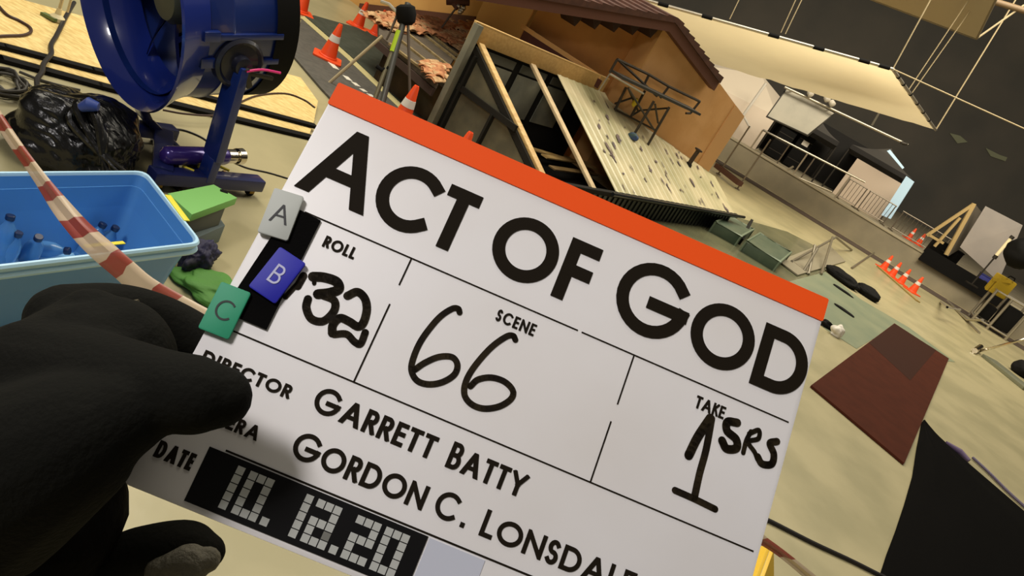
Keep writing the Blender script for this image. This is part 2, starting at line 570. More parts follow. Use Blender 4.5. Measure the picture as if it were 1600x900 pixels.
# hand written figures
mb = MB()
def hand(pts, w, n=8):
    p3 = smoothpts([V((a, b, 0)) for a, b in pts], n)
    P2 = [(q.x, q.y) for q in p3]
    for q in ribbon2d(P2, w, False):
        mb.face([BP(a, b, .32) for a, b in q])
    for (x, y) in P2[::2] + [P2[-1]]:
        mb.face([BP(x + w / 2 * math.cos(2 * PI * k / 12), y + w / 2 * math.sin(2 * PI * k / 12), .33) for k in range(12)])
hand([(32.6, 97.8), (37.5, 96.0), (43.5, 95.6), (46.0, 98.5), (43.0, 101.8), (38.4, 104.6)], 4.8)
hand([(33.6, 98.6), (34.5, 100.6)], 2)
hand([(40.5, 104.2), (46.5, 104.4), (48.6, 109), (46.2, 115.4), (40.8, 116.6), (36.4, 112.8), (35.2, 108.6)], 3.8)
hand([(51.2, 99.8), (54.5, 96.2), (59.0, 97.6), (62.2, 102.2), (63.4, 108.6), (61.8, 111.4), (57.2, 110.8), (52.6, 111.0), (51.0, 115.2), (52.4, 119.0)], 4.0)
hand([(53.4, 119.2), (58.6, 116.8), (63.4, 118.6), (66.4, 118.4), (66.2, 112.6)], 3.4)
hand([(28.4, 99.2), (28.2, 105)], 3.6); hand([(27.6, 104), (25.4, 112)], 2.4)
mb.build('roll_number', M_marker, slate, merge=False, smooth=False)
mb = MB()
hand([(103.2, 85.6), (101.8, 84.2), (99.0, 85.6), (95.0, 92.4), (92.0, 104.0), (91.6, 113.0), (93.0, 120.0), (97.2, 123.8), (102.8, 123.6), (108.6, 120.2), (112.6, 114.6), (112.2, 109.6), (108.4, 107.2), (102.6, 109.6), (97.6, 114.8), (94.6, 119.6)], 3.0, 6)
hand([(133.4, 87.2), (131.6, 85.8), (128.6, 87.6), (123.8, 95.6), (120.0, 107.0), (119.0, 115.4), (120.8, 121.4), (125.6, 124.2), (131.8, 123.8), (138.2, 120.0), (142.0, 114.6), (141.4, 110.6), (136.2, 108.2), (129.6, 108.8), (124.0, 112.2), (121.8, 116.6)], 3.0, 6)
mb.build('scene_number', M_marker, slate, merge=False, smooth=False)
mb = MB()
hand([(237.6, 84.8), (234.4, 96.0), (232.8, 106.0)], 4.6)
hand([(238.4, 84.6), (240.2, 100.0), (240.6, 112.0), (241.6, 124.0)], 3.6)
hand([(231.4, 124.2), (242.0, 124.4), (253.0, 125.0)], 3.2)
mb.build('take_number', M_marker, slate, merge=False, smooth=False)
mb = MB()
hand([(251.4, 81.4), (246.6, 83.0), (247.6, 87.2), (253.2, 89.4), (254.6, 93.4), (250.0, 95.6), (246.6, 92.8)], 4.2)
hand([(259.4, 82.8), (258.4, 88), (258.6, 94.2)], 2.4)
hand([(258.8, 84.2), (263.0, 80.6), (264.0, 84.6), (259.6, 88.2), (264.0, 91.6), (266.4, 94.4)], 2.4)
hand([(273.6, 82.2), (270.4, 84.6), (273.8, 88.8), (274.0, 93.8), (269.4, 95.6), (266.2, 93.2)], 3.6)
mb.build('handwritten_letters', M_marker, slate, merge=False, smooth=False)
# hook-and-loop strip for the camera letters
mb = MB(); mb.prism([BP(u, v, .05) for u, v in ((9.0, 70), (23.8, 71), (24.6, 129.5), (3.0, 129.5), (6.5, 90))], bn * 0.0012)
tag(mb.build('velcro_strip', mat('velcro_black', (12, 11, 11), 0.95, bump=0.1, bscale=900, spec=.05), slate), 'black hook-and-loop strip')

def letter_tag(quad, lw, rgb, ink, ch, label):
    c = [BP(a, b, 2.2) for a, b in quad]
    t = thing('letter_tag', label, 'letter tag', (c[0] + c[1] + c[2] + c[3]) / 4 - bn * .001, 'camera letter tags')
    # rounded plate
    ex = (c[1] - c[0] + c[2] - c[3]) / 2
    ey = (c[3] - c[0] + c[2] - c[1]) / 2
    w_, h_ = ex.length * 1000, ey.length * 1000
    ex.normalize(); ey = (ey - ex * ey.dot(ex)).normalized()
    ce = (c[0] + c[1] + c[2] + c[3]) / 4
    tilt = bn
    def TP(u, v, w):
        return ce + ex * (u / 1000) + ey * (v / 1000) + tilt * (w / 1000)
    mb = MB(); mb.prism([TP(u, v, -1.0) for u, v in rrect(-w_ / 2, -h_ / 2, w_ / 2, h_ / 2, 1.1)], tilt * 0.0018)
    mb.build('plate', mat('tag_' + label.split()[0], rgb, 0.5, spec=.3), t, bevel=0.0003)
    mb = MB()
    lh = 9.6
    lwid = GLY[ch][0] * lh
    letter(mb, ch, -lwid / 2, lwid / 2, -lh / 2, lh / 2, lw, TP, 1.0)
    mb.build('letter', mat('tag_ink_' + ch, ink, 0.5), t, merge=False, smooth=False)
    return t
letter_tag([(-2.7, 65.6), (11.8, 63.8), (15.0, 87.4), (0.4, 89.0)], 1.0, (186, 190, 184), (24, 24, 30), 'A', 'grey letter tag marked A, topmost of the three on the slate edge')
letter_tag([(12.9, 91.4), (27.8, 93.8), (22.8, 117.4), (8.6, 114.4)], 1.0, (32, 34, 168), (196, 198, 230), 'B', 'blue letter tag marked B, middle of the three on the slate edge')
letter_tag([(-3.3, 117.2), (11.4, 117.0), (11.8, 140.4), (-2.6, 141.0)], 0.95, (44, 150, 112), (14, 34, 28), 'C', 'green letter tag marked C, lowest of the three on the slate edge')

# ------------------------------------------------------------------ gloved hand and arm
M_glove = mat('black_glove', (21, 21, 18), 0.9, bump=0.15, bscale=400, spec=.08)
M_sleeve = mat('black_sleeve', (13, 12, 11), 0.95, bump=0.2, bscale=60, spec=.05)
def capsules(mb, nodes, seg=14):
    """a tapering limb through (point, radius) nodes with round ends"""
    pts = smoothpts([V(p) for p, r in nodes], 5)
    rr = smoothpts([V((r, 0, 0)) for p, r in nodes], 5)
    rs = [max(q.x, .003) for q in rr]
    d0 = (pts[1] - pts[0]).normalized(); d1 = (pts[-1] - pts[-2]).normalized()
    pre = [(pts[0] - d0 * rs[0] * k, rs[0] * math.sqrt(max(1 - k * k, 0.02))) for k in (.98, .8, .5)]
    post = [(pts[-1] + d1 * rs[-1] * k, rs[-1] * math.sqrt(max(1 - k * k, 0.02))) for k in (.5, .8, .98)]
    P = [p for p, r in pre] + pts + [p for p, r in post]
    R_ = [r for p, r in pre] + rs + [r for p, r in post]
    mb.tube(P, R_, seg)
def hn_(px, py, d, r):
    return (DP(px, py, d), r)
person = thing('person', 'person in black gloves and a black sleeve holding the white slate by its left edge', 'person', DP(40, 800, .34))
mb = MB()
# palm
capsules(mb, [hn_(-60, 740, .35, .042), hn_(30, 665, .335, .038), hn_(120, 590, .335, .034), hn_(170, 560, .345, .030)])
capsules(mb, [hn_(-40, 820, .36, .044), hn_(50, 750, .35, .036), hn_(112, 700, .35, .026)])
capsules(mb, [hn_(60, 590, .335, .028), hn_(140, 504, .345, .0165)])
capsules(mb, [hn_(-20, 760, .30, .040), hn_(66, 712, .29, .032), hn_(138, 672, .288, .026), hn_(184, 650, .290, .019)])
# thumb across the face of the slate
capsules(mb, [hn_(60, 600, .320, .030), hn_(180, 608, .306, .0225), hn_(260, 612, .298, .0172), hn_(312, 618, .294, .0160), hn_(342, 620, .296, .0132)])
# fingers behind the slate
capsules(mb, [hn_(100, 500, .360, .018), hn_(190, 486, .385, .0145), hn_(270, 508, .400, .0135), hn_(360, 560, .405, .0125), hn_(430, 600, .400, .0105)])
capsules(mb, [hn_(110, 600, .365, .017), hn_(220, 610, .395, .014), hn_(330, 640, .402, .013), hn_(440, 690, .398, .011)])
capsules(mb, [hn_(100, 690, .365, .016), hn_(200, 700, .390, .0135), hn_(300, 730, .395, .0125), hn_(390, 770, .388, .0105)])
capsules(mb, [hn_(60, 830, .365, .017), hn_(130, 895, .365, .014), hn_(215, 868, .365, .0140), hn_(290, 856, .36, .0135), hn_(322, 862, .358, .0095)])
o = mb.build('glove', M_glove, person, merge=False)
rm = o.modifiers.new('one_surface', 'REMESH'); rm.mode = 'VOXEL'; rm.voxel_size = 0.0022; rm.use_smooth_shade = True
sm = o.modifiers.new('soften', 'SMOOTH'); sm.factor = 0.6; sm.iterations = 6
o['label'] = 'black fabric glove'
mb = MB()
capsules(mb, [hn_(8, 800, .345, .052), hn_(-160, 960, .36, .056), hn_(-420, 1180, .40, .062), hn_(-760, 1400, .48, .068)], 20)
o = mb.build('sleeve', M_sleeve, person)
mb = MB()
capsules(mb, [hn_(258, 892, .352, .0090), hn_(300, 880, .3505, .0100), hn_(322, 874, .352, .0066)])
tag(mb.build('fingertip_pad', mat('glove_pad_grey', (92, 88, 76), 0.8, bump=0.3, bscale=300), person), 'grey fingertip pad')
mb = MB()
bk = DP(205, 478, .362)
mb.tube([DP(196, 470, .360), DP(214, 470, .360), DP(222, 492, .362), DP(204, 494, .362)], .0012, 6, closed=True)
mb.tube([DP(224, 480, .362), DP(228, 490, .362), DP(220, 504, .364)], .0014, 6)
tag(mb.build('strap_buckle', mat('buckle_pale', (96, 88, 70), 0.5, .3), person), 'small pale strap buckle')

# ------------------------------------------------------------------ barricade tape
def tape(name, pts, width, label, tw, step=.045):
    P = smoothpts([DP(*p) for p in pts], 14)
    mb = MB()
    acc = 0
    W = smoothpts([V((w, t, 0)) for w, t in zip(width, tw)], 14)
    rows = []
    for i, p in enumerate(P):
        d = (P[min(i + 1, len(P) - 1)] - P[max(i - 1, 0)]).normalized()
        view = (CP - p).normalized()
        sd = d.cross(view).normalized()
        out = d.cross(sd).normalized()
        a = W[i].y
        s2 = sd * math.cos(a) + out * math.sin(a)
        rows.append([p - s2 * W[i].x / 2 + d * .010, p - s2 * W[i].x / 6 - out * .004 + d * .004, p + s2 * W[i].x / 6 + out * .004 - d * .004, p + s2 * W[i].x / 2 - d * .010])
    for i in range(len(rows) - 1):
        acc += (P[i + 1] - P[i]).length
        mb.cur = 1 if (acc % .15) > .085 else 0
        a, b = rows[i], rows[i + 1]
        for k in range(3):
            mb.face([a[k], a[k + 1], b[k + 1], b[k]])
    o = mb.build(name, [mat('tape_white', (206, 184, 152), 0.35, alpha=.72), mat('tape_red', (150, 66, 50), 0.35, alpha=.8)])
    so = o.modifiers.new('thickness', 'SOLIDIFY'); so.thickness = 0.0006
    return tag(o, label, 'tape')
tape('barricade_tape', [(-70, 60, 1.9), (-5, 180, 1.72), (60, 275, 1.6), (120, 352, 1.5), (190, 418, 1.42), (260, 470, 1.36), (480, 580, 1.3), (800, 690, 1.28), (1100, 795, 1.28), (1196, 848, 1.3), (1262, 898, 1.32), (1330, 960, 1.36), (1520, 1130, 1.6), (1800, 1340, 2.1)],
     [.02, .024, .030, .042, .048, .046, .05, .05, .04, .020, .020, .022, .03, .05], 'red and white barricade tape strung across before the blue tub', [.3, .2, .5, -.2, .4, .2, 0, .3, .3, .6, .6, .4, .3, .2])

# ------------------------------------------------------------------ blue tub with bottles
zr = .40
fr, brc = G(318, 380, zr), G(228, 266, zr)
ld = V((-.30, -.95, 0)).normalized()
fl, bl = fr + ld * 1.0, brc + ld * 1.0
tc_ = (fr + brc + fl + bl) / 4
def ring(scale_s, z, r=.05, n=5):
    """rounded outline of the tub, inset in metres"""
    cs = [fr, brc, bl, fl]
    out = []
    for i in range(4):
        p, a, b = cs[i], cs[i - 1], cs[(i + 1) % 4]
        da, db = (a - p).normalized(), (b - p).normalized()
        p = p + (da + db) * scale_s
        s, e_ = p + da * r, p + db * r
        for k in range(n + 1):
            t = k / n
            q = s * (1 - t) ** 2 + p * 2 * t * (1 - t) + e_ * t ** 2
            out.append(V((q.x, q.y, z)))
    return out
def loft(mb, rings, cap0=False, cap1=False):
    n = len(rings[0])
    vs = [p for r in rings for p in r]
    fs = []
    for i in range(len(rings) - 1):
        for k in range(n):
            k2 = (k + 1) % n
            fs.append((i * n + k, i * n + k2, (i + 1) * n + k2, (i + 1) * n + k))
    if cap0: fs.append(tuple(range(n - 1, -1, -1)))
    if cap1: fs.append(tuple((len(rings) - 1) * n + k for k in range(n)))
    mb.add(vs, fs)
tub = thing('plastic_tub', 'open light blue plastic tub with water bottles in it, left of the slate', 'tub', (tc_.x, tc_.y, 0))
M_tub = mat('tub_blue', (84, 146, 210), 0.38, coat=.2)
M_tubrim = mat('tub_rim', (176, 216, 240), 0.4)
mb = MB()
loft(mb, [ring(.075, .0), ring(.03, .345), ring(.018, .345), ring(.014, .375), ring(.018, .39), ring(.026, .345), ring(.085, .012)], True, True)
mb.build('basin', M_tub, tub)
mb = MB()
loft(mb, [ring(.021, .352), ring(.0, .352), ring(-.004, .362), ring(0, .37), ring(.006, .372), ring(.002, .38), ring(-.002, .392), ring(.003, .4), ring(.012, .4), ring(.016, .392), ring(.022, .358)])
mb.build('rim', M_tubrim, tub)
M_yel = mat('yellow_tape', (228, 214, 40), 0.5)
mb = MB(); mb.bar(G(262, 305, zr + .001), G(292, 345, zr + .001), .024, .004); mb.build('marking_tape', M_yel, tub, bevel=.001)
mb = MB(); mb.bar(G(132, 385, zr + .002), G(194, 379, zr + .002), .016, .004); mb.build('marking_tape', M_yel, tub, bevel=.001)

mb = MB(); mb.prism(ring(.074, .07), (0, 0, .004)); tag(mb.build('water', mat('tub_water', (150, 204, 236), .12, coat=.3), tub), 'shallow pale water in the tub')
M_bottle = mat('bottle_plastic', (104, 168, 226), 0.1, trans=.45)
M_cap = mat('bottle_cap', (14, 32, 70), 0.4)
def bottle(p, ax, label):
    ax = V(ax).normalized()
    t = thing('water_bottle', label, 'bottle', p, 'water bottles in the tub')
    mb = MB(); mb.lathe([(.001, 0), (.029, .002), (.032, .01), (.032, .05), (.030, .054), (.032, .058), (.032, .125), (.027, .15), (.014, .172), (.012, .178), (.011, .186)], p, ax, 20)
    mb.build('body', M_bottle, t)
    mb = MB(); mb.lathe([(.0135, .181), (.015, .183), (.015, .198), (.013, .2), (.001, .2)], p, ax, 16)
    mb.build('cap', M_cap, t)
zb = .05
for (px, py, zc_, ax, lb) in ((16, 340, .27, (-.1, .1, 1), 'clear bottle standing at the left end of the blue tub, tallest in view'),
                            (60, 372, .20, (.25, -.2, .9), 'clear bottle with dark cap leaning in the tub just left of the tape'),
                            (160, 352, .21, (.1, .25, .9), 'clear bottle with dark cap by the far wall of the tub, left of its neighbour'),
                            (180, 357, .20, (.2, .1, .9), 'clear bottle with dark cap nearest the right end of the blue tub'),
                            (28, 366, .22, (.1, .1, .9), 'clear bottle behind the tallest one at the left end of the tub'),
                            (105, 392, .15, (.8, .3, .3), 'clear bottle lying low against the near wall of the blue tub')):
    ax = V(ax).normalized()
    tip = G(px, py, zc_)
    bottle(tip - ax * .19, ax, lb)

# ------------------------------------------------------------------ drum fan
l_ = ray(300, -3).normalized()
dd = (CR - CU * .03); dd = (dd - l_ * dd.dot(l_)).normalized()
th_ = math.radians(62.6)
FA = (dd * math.sin(th_) + l_ * math.cos(th_)).normalized()    # front to back
FH = V((FA.x, FA.y, 0)).normalized()
FP = V((FH.y, -FH.x, 0))
FC = CP + l_ * 4.45
FU = FP.cross(FA).normalized()
if FU.z < 0: FU = -FU
RAD, HL = .49, .31
fan = thing('drum_fan', 'large blue drum fan on a wheeled steel stand, tilted forward', 'fan', (FC.x, FC.y, 0))
M_fan = mat('fan_blue_paint', (22, 46, 116), 0.3, coat=.5, rgb2=(18, 38, 100), scale=3)
M_fand = mat('fan_dark_blue', (26, 34, 84), 0.35, coat=.3)
M_fanin = mat('fan_inner_blue', (28, 46, 130), 0.22, coat=.5)
mb = MB(); mb.lathe([(RAD, -HL + .05), (RAD, -HL + .25), (RAD + .008, -HL + .26), (RAD, -HL + .27), (RAD, HL - .12), (RAD - .02, HL - .12), (RAD - .02, -HL + .05)], FC, FA, 64, False)
mb.build('drum', M_fan, fan)
mb = MB(); mb.lathe([(RAD + .012, HL - .13), (RAD + .014, HL), (RAD - .03, HL + .01), (RAD - .03, HL - .13)], FC, FA, 64, False)
tag(mb.build('rear_rim', M_black, fan), 'black rear rim')
mb = MB(); mb.lathe([(RAD - .06, -HL + .24), (RAD - .05, -HL + .16), (RAD - .01, -HL + .06), (RAD + .035, -HL - .01), (RAD + .06, -HL - .03), (RAD + .068, -HL - .02), (RAD + .06, -HL + .0), (RAD + .02, -HL + .08), (RAD + .004, -HL + .14)], FC, FA, 64, False)
mb.build('front_bell', M_fanin, fan)
mb = MB(); mb.lathe([(.02, -.16), (.11, -.15), (.13, -.12), (.13, .18), (.02, .2)], FC, FA, 28)
tag(mb.build('motor', mat('motor_grey', (70, 74, 64), 0.5, .3), fan), 'grey motor')
for k in range(7):
    a = 2 * PI * k / 7 + .3
    mb = MB()
    rad = FU * math.cos(a) + FP * math.sin(a)
    tan = -FU * math.sin(a) + FP * math.cos(a)
    A_, B_ = [], []
    for q, (r, w, tw) in enumerate(((.11, .10, .95), (.20, .13, .85), (.30, .15, .75), (.40, .17, .62))):
        s = tan * math.cos(tw) + FA * math.sin(tw)
        c = FC - FA * .04 + rad * r
        A_.append(c - s * w); B_.append(c + s * w)
    nrm = FA * .006
    for q in range(3):
        mb.hexa([A_[q], A_[q + 1], B_[q + 1], B_[q]], [A_[q] + nrm, A_[q + 1] + nrm, B_[q + 1] + nrm, B_[q] + nrm])
    mb.build('blade', M_fand, fan)
for a in (.5, 2.07, 3.64, 5.21):
    mb = MB()
    rad = FU * math.cos(a) + FP * math.sin(a)
    mb.bar(FC + FA * .1 + rad * .12, FC + FA * .1 + rad * (RAD - .02), .05, .01, FA)
    mb.build('motor_strut', M_fan, fan)
mb = MB()
for k in range(11):
    r = .06 + .038 * k
    mb.tube([FC + FA * (HL - .03) + (FU * math.cos(2 * PI * q / 40) + FP * math.sin(2 * PI * q / 40)) * r for q in range(40)], .006, 6, closed=True)
for k in range(8):
    a = 2 * PI * k / 8
    mb.tube([FC + FA * (HL - .03), FC + FA * (HL - .03) + (FU * math.cos(a) + FP * math.sin(a)) * (RAD - .02)], .008, 6)
mb.build('rear_guard', M_black, fan)
mb = MB(); mb.box(FC + FA * .16 - FU * .02, (.10, .84, .24), (FA, FP, FU)); mb.build('motor_plate', M_fand, fan, bevel=.01)
# side rails on the near side of the drum
for off in (.24, .10):
    r_ = math.sqrt(RAD ** 2 - off ** 2)
    mb = MB()
    c = FC + FU * (off - .22) + FP * math.sqrt(RAD ** 2 - (off - .22) ** 2)
    mb.box(c + FA * .02, (.40, .03, .035), (FA, FU, FP))
    mb.box(c - FA * .17 + FU * .006, (.08, .05, .05), (FA, FU, FP))
    mb.build('side_rail', M_fan, fan, bevel=.004)
PV = FC + FP * (RAD + .02) - FU * .20
piv = PL(375, 100, PV, FP)
mb = MB(); mb.lathe([(.13, -.06), (.13, .0), (.115, .012), (.10, .0), (.05, .004), (.045, .04), (.02, .045)], piv, FP, 32)
pk = mb.build('pivot_plate', mat('fan_dark_plate', (22, 24, 40), 0.4, coat=.3), fan)
mb = MB(); mb.bar(piv + FP * .05 - FU * .02, piv + FP * .05 + FA * .16 - FU * .06, .02, .02); mb.bar(piv + FP * .05, piv + FP * .05 - FU * .10 + FA * .03, .03, .03)
mb.build('tilt_clamp', M_steel, pk, bevel=.003)
mb = MB(); mb.tube(smoothpts([piv + FP * .06 - FU * .01, PL(410, 109, piv + FP * .06, FP), PL(438, 114, piv + FP * .06, FP)], 4), .007, 8)
tag(mb.build('ribbon', mat('pink_tape', (232, 44, 130), 0.4), fan), 'pink ribbon tied to the clamp')
# yoke legs and wheeled base
leg_b = PL(333, 246, piv, FP)
bar_l, bar_r = PL(262, 284, piv, FP), PL(410, 279, piv, FP)
bar_l.z = bar_r.z = (bar_l.z + bar_r.z) / 2
bz = bar_r.z
far = -FP * .52
LG = V((leg_b.x, leg_b.y, bz))
mb = MB(); mb.bar(piv, leg_b, .05, .13, FP); mb.bar(leg_b + UPZ * .02, LG, .05, .10, FP)
mb.build('yoke_leg', M_fan, fan, bevel=.01)
# curved far bracket, rising to the underside of the drum
mid = piv - FP * .50
bp_ = [PL(x, y, mid, FP) for x, y in ((212, 152), (226, 182), (244, 200), (248, 226), (268, 242), (300, 250))]
mb = MB()
for a, b in zip(bp_[:-1], bp_[1:]): mb.bar(a - (b - a) * .12, b + (b - a) * .12, .04, .12, FP)
mb.build('yoke_leg', M_fand, fan, bevel=.006)
def base_bar(a, b, ends):
    mb = MB(); mb.bar(a, b, .09, .07)
    mb.build('base_bar', M_fand, fan, bevel=.01)
    for q in ends:
        p = V((q.x, q.y, 0))
        hh = max(bz - .035, .05)
        rr = min(.05, hh / 2.2)
        mb = MB(); mb.lathe([(rr * .3, -.016), (rr, -.014), (rr, .014), (rr * .3, .016)], p + UPZ * rr, FP, 18)
        wh = mb.build('caster', M_black, fan)
        mb = MB(); mb.bar(p + UPZ * rr + FP * .02, p + UPZ * hh + FP * .02, .03, .006, FP); mb.bar(p + UPZ * rr - FP * .02, p + UPZ * hh - FP * .02, .03, .006, FP); mb.box(p + UPZ * (hh - .004), (.05, .05, .008))
        mb.build('fork', mat('brass_fork', (140, 112, 52), 0.4, .7), wh)
bd_ = (bar_r - bar_l).normalized()
base_bar(bar_l - bd_ * .10, bar_r, (bar_r - bd_ * .05, bar_l - bd_ * .05))
base_bar(bar_l + far - bd_ * .05, bar_r + far - bd_ * .25, (bar_l + far, bar_r + far - bd_ * .30))
mb = MB(); mb.tube([LG, LG + far], .03, 12)
mb.build('cross_tube', M_fand, fan)
mb = MB(); mb.bar(LG - bd_ * .25 + UPZ * .03, LG + far * .9 + UPZ * .03, .10, .03); mb.build('base_plate', M_fand, fan, bevel=.006)

# air cylinder on the floor under the fan
zc = .16
ca, cb = G(258, 243, zc), G(352, 244, zc)
cy = thing('gas_cylinder', 'purple blue metal cylinder with a chrome end lying under the fan', 'cylinder', (ca.x, ca.y, 0))
axc = (cb - ca).normalized()
L = (cb - ca).length
mb = MB(); mb.lathe([(.02, -.02), (.045, 0), (.05, .02), (.05, L - .02), (.045, L)], ca, axc, 24)
mb.build('barrel', mat('cylinder_purple', (64, 44, 132), 0.25, .3, coat=.5), cy)
mb = MB(); mb.lathe([(.035, L), (.04, L + .005), (.04, L + .06), (.03, L + .065), (.03, L + .075), (.045, L + .08), (.047, L + .12), (.03, L + .13)], ca, axc, 24)
tag(mb.build('valve', mat('chrome', (205, 196, 180), 0.15, 1.0), cy), 'chrome valve end')
sdx = axc.cross(UPZ).normalized()
mb = MB()
for q in (.08, L * .5, L - .06):
    c = ca + axc * q
    mb.bar(V((c.x, c.y, 0)) + sdx * .09, V((c.x, c.y, 0)) - sdx * .09, .03, .03)
    mb.bar(V((c.x, c.y, 0)) + sdx * .06, c - UPZ * .03, .02, .02)
    mb.bar(V((c.x, c.y, 0)) - sdx * .06, c - UPZ * .03, .02, .02)
mb.build('cradle', M_steel, cy, bevel=.003)
for q in (.1, L * .5, L * .86):
    c = ca + axc * q + sdx * .03 - UPZ * .045
    mb = MB(); mb.tube([c, c + sdx * .05 + axc * .035], .008, 8); mb.build('lever', mat('lever_yellow', (226, 206, 60), .5), cy)
    c2 = c + sdx * .035 - UPZ * .01
    mb = MB(); mb.lathe([(.006, 0), (.014, .004), (.014, .05), (.02, .052), (.02, .07), (.012, .074)], c2, (sdx - UPZ * .5 + axc * .4), 12)
    mb.build('tap', mat('brass_dark', (120, 96, 54), .35, .9), cy)

# ------------------------------------------------------------------ bin bag
def blob(name, c, rad, label, cat, m, amp=.16, freq=3.0, fold=.05, parent=None, seed=0, sub=5, flat=True):
    bm = bmesh.new()
    bmesh.ops.create_icosphere(bm, subdivisions=sub, radius=1.0)
    for v in bm.verts:
        d = v.co.copy()
        k = 1 + amp * noise.noise(d * freq * .5 + V((seed, 0, 0))) + fold * abs(noise.noise(V((d.x * 2, d.y * 9, d.z * 3)) + V((0, seed, 0)))) + fold * .6 * noise.noise(d * freq * 2.4)
        v.co = V((d.x * rad[0], d.y * rad[1], d.z * rad[2])) * k
        if flat and v.co.z < -rad[2] * .62:
            v.co.z = -rad[2] * .62 + (v.co.z + rad[2] * .62) * .08
    zmin = min(v.co.z for v in bm.verts)
    for v in bm.verts:
        v.co.z -= zmin
    for f_ in bm.faces: f_.smooth = True
    me = bpy.data.meshes.new(name)
    bm.to_mesh(me); bm.free()
    me.materials.append(m)
    o = bpy.data.objects.new(name, me)
    col.objects.link(o)
    if parent is None:
        o.location = c
    else:
        o.parent = parent
        o.location = V(c) - WL[parent.name]
    WL[o.name] = V(c)
    if label: tag(o, label, cat)
    return o
M_bag = mat('bin_bag_plastic', (13, 13, 13), 0.25, bump=.6, bscale=9, stretch=(1, 3, 1))
bp = G(112, 258)
bp = V((bp.x - .05, bp.y + .05, 0))
bag = thing('bin_bag', 'shiny black plastic rubbish bag slumped on the floor behind the blue tub', 'bag', bp)
blob('sack', bp, (.31, .27, .20), None, None, M_bag, parent=bag, seed=3, sub=6, amp=.3)
mb = MB()
kb = DP(130, 165, 3.35)
for k in range(5):
    a = k * 1.2
    mb.tube(smoothpts([kb, kb + V((.08 * math.cos(a) + .08, -.05, .06 * math.sin(a) - .05)), kb + V((.22 + .03 * k, -.10, -.16 - .03 * math.sin(a)))], 5), [.03, .028, .026, .024, .022, .022, .02, .018, .016, .012, .008], 8)
mb.build('gathered_neck', M_bag, bag)
mb = MB(); mb.tube([DP(127, 168, 3.28), DP(140, 163, 3.27), DP(154, 167, 3.28)], [.02, .032, .02], 10)
tag(mb.build('tie', mat('tie_blue', (44, 70, 150), .5), bag), 'blue tie')

# ------------------------------------------------------------------ boxes beside the tub
def slab(name, quad, z0, z1, m, label, cat, bevel=.004, group=None):
    mb = MB()
    mb.prism([G(x, y, z1) - UPZ * (z1 - z0) for x, y in quad], (0, 0, z1 - z0))
    o = mb.build(name, m, bevel=bevel)
    return tag(o, label, cat, group)
grn = thing('green_box', 'flat bright green box lid with a black slot lying on grey packing beside the tub', 'box', G(320, 312, .20) * 1)
mb = MB(); mb.prism([G(x, y, .24) - UPZ * .04 for x, y in ((262, 302), (334, 288), (371, 309), (300, 335))], (0, 0, .04))
mb.build('lid', mat('green_card', (128, 192, 104), .7), grn, bevel=.003)
mb = MB(); mb.bar(G(344, 297, .241), G(356, 301, .241), .025, .003); mb.build('slot', M_black, grn)
slab('packing_block', ((270, 318), (345, 300), (352, 325), (280, 345)), .10, .199, mat('grey_foam', (100, 104, 96), .9), 'grey foam packing block under the green lid, upper of two', 'box')
slab('packing_block', ((265, 345), (335, 328), (352, 352), (300, 375)), .0, .099, mat('grey_foam2', (112, 124, 124), .9), 'blue grey packing block on the floor under the green lid, lower of two', 'box')
blob('cloth_bundle', G(305, 420), (.06, .09, .08), 'dark purple blue bundle on the floor at the right end of the tub', 'cloth', mat('bundle_purple', (46, 44, 78), .7, rgb2=(30, 28, 40), scale=12), seed=8, sub=5, amp=.5, fold=.2)
bl_ = blob('green_tarp', G(330, 455), (.15, .12, .035), 'crumpled green tarp on the floor behind the letter tags', 'tarp', mat('tarp_green', (84, 142, 58), .7, bump=.4, bscale=14), seed=5, sub=5, amp=.4)

# ------------------------------------------------------------------ OSB sheets
osb_u = [(-160, -50), (30, -2), (130, 25), (437, 112), (470, 121), (497, 158), (490, 192), (270, 133), (144, 103), (9, 67), (-160, 30)]
mb = MB(); mb.prism([G(x, y, .055) - UPZ * .025 for x, y in osb_u], (0, 0, .025))
tag(mb.build('osb_sheet', M_osb, bevel=.002), 'upper chipboard sheet with wavy cables on it, behind the fan', 'board')
osb_l = [(-160, 30), (9, 62), (144, 100), (270, 128), (492, 186), (484, 209), (252, 152), (156, 127), (0, 84), (-160, 45)]
mb = MB(); mb.prism([G(x, y, .028) - UPZ * .022 for x, y in osb_l], (0, 0, .022))
tag(mb.build('osb_sheet', M_osb, bevel=.002), 'lower chipboard strip showing along the near edge of the upper sheet', 'board')
for q, (pts, z, lab) in enumerate((([(-160, 30), (9, 67), (144, 103), (270, 133), (490, 192)], .055, 'black batten edge along the upper chipboard sheet'),
                                   ([(-160, 45), (0, 84), (156, 127), (252, 152), (484, 209)], .028, 'black batten on the floor along the lower chipboard strip'))):
    mb = MB()
    P = [G(x, y, z) for x, y in pts]
    w_, h_ = (.055, .022) if q == 0 else (.065, .024)
    for a, b in zip(P[:-1], P[1:]):
        d = (b - a).normalized(); nrm_ = V((d.y, -d.x, 0)) * (w_ / 2 + .003)
        o_ = nrm_ - UPZ * (h_ / 2 + .002)
        mb.bar(a + o_ - d * .01, b + o_ + d * .01, w_, h_)
    tag(mb.build('batten', M_black), lab, 'batten')

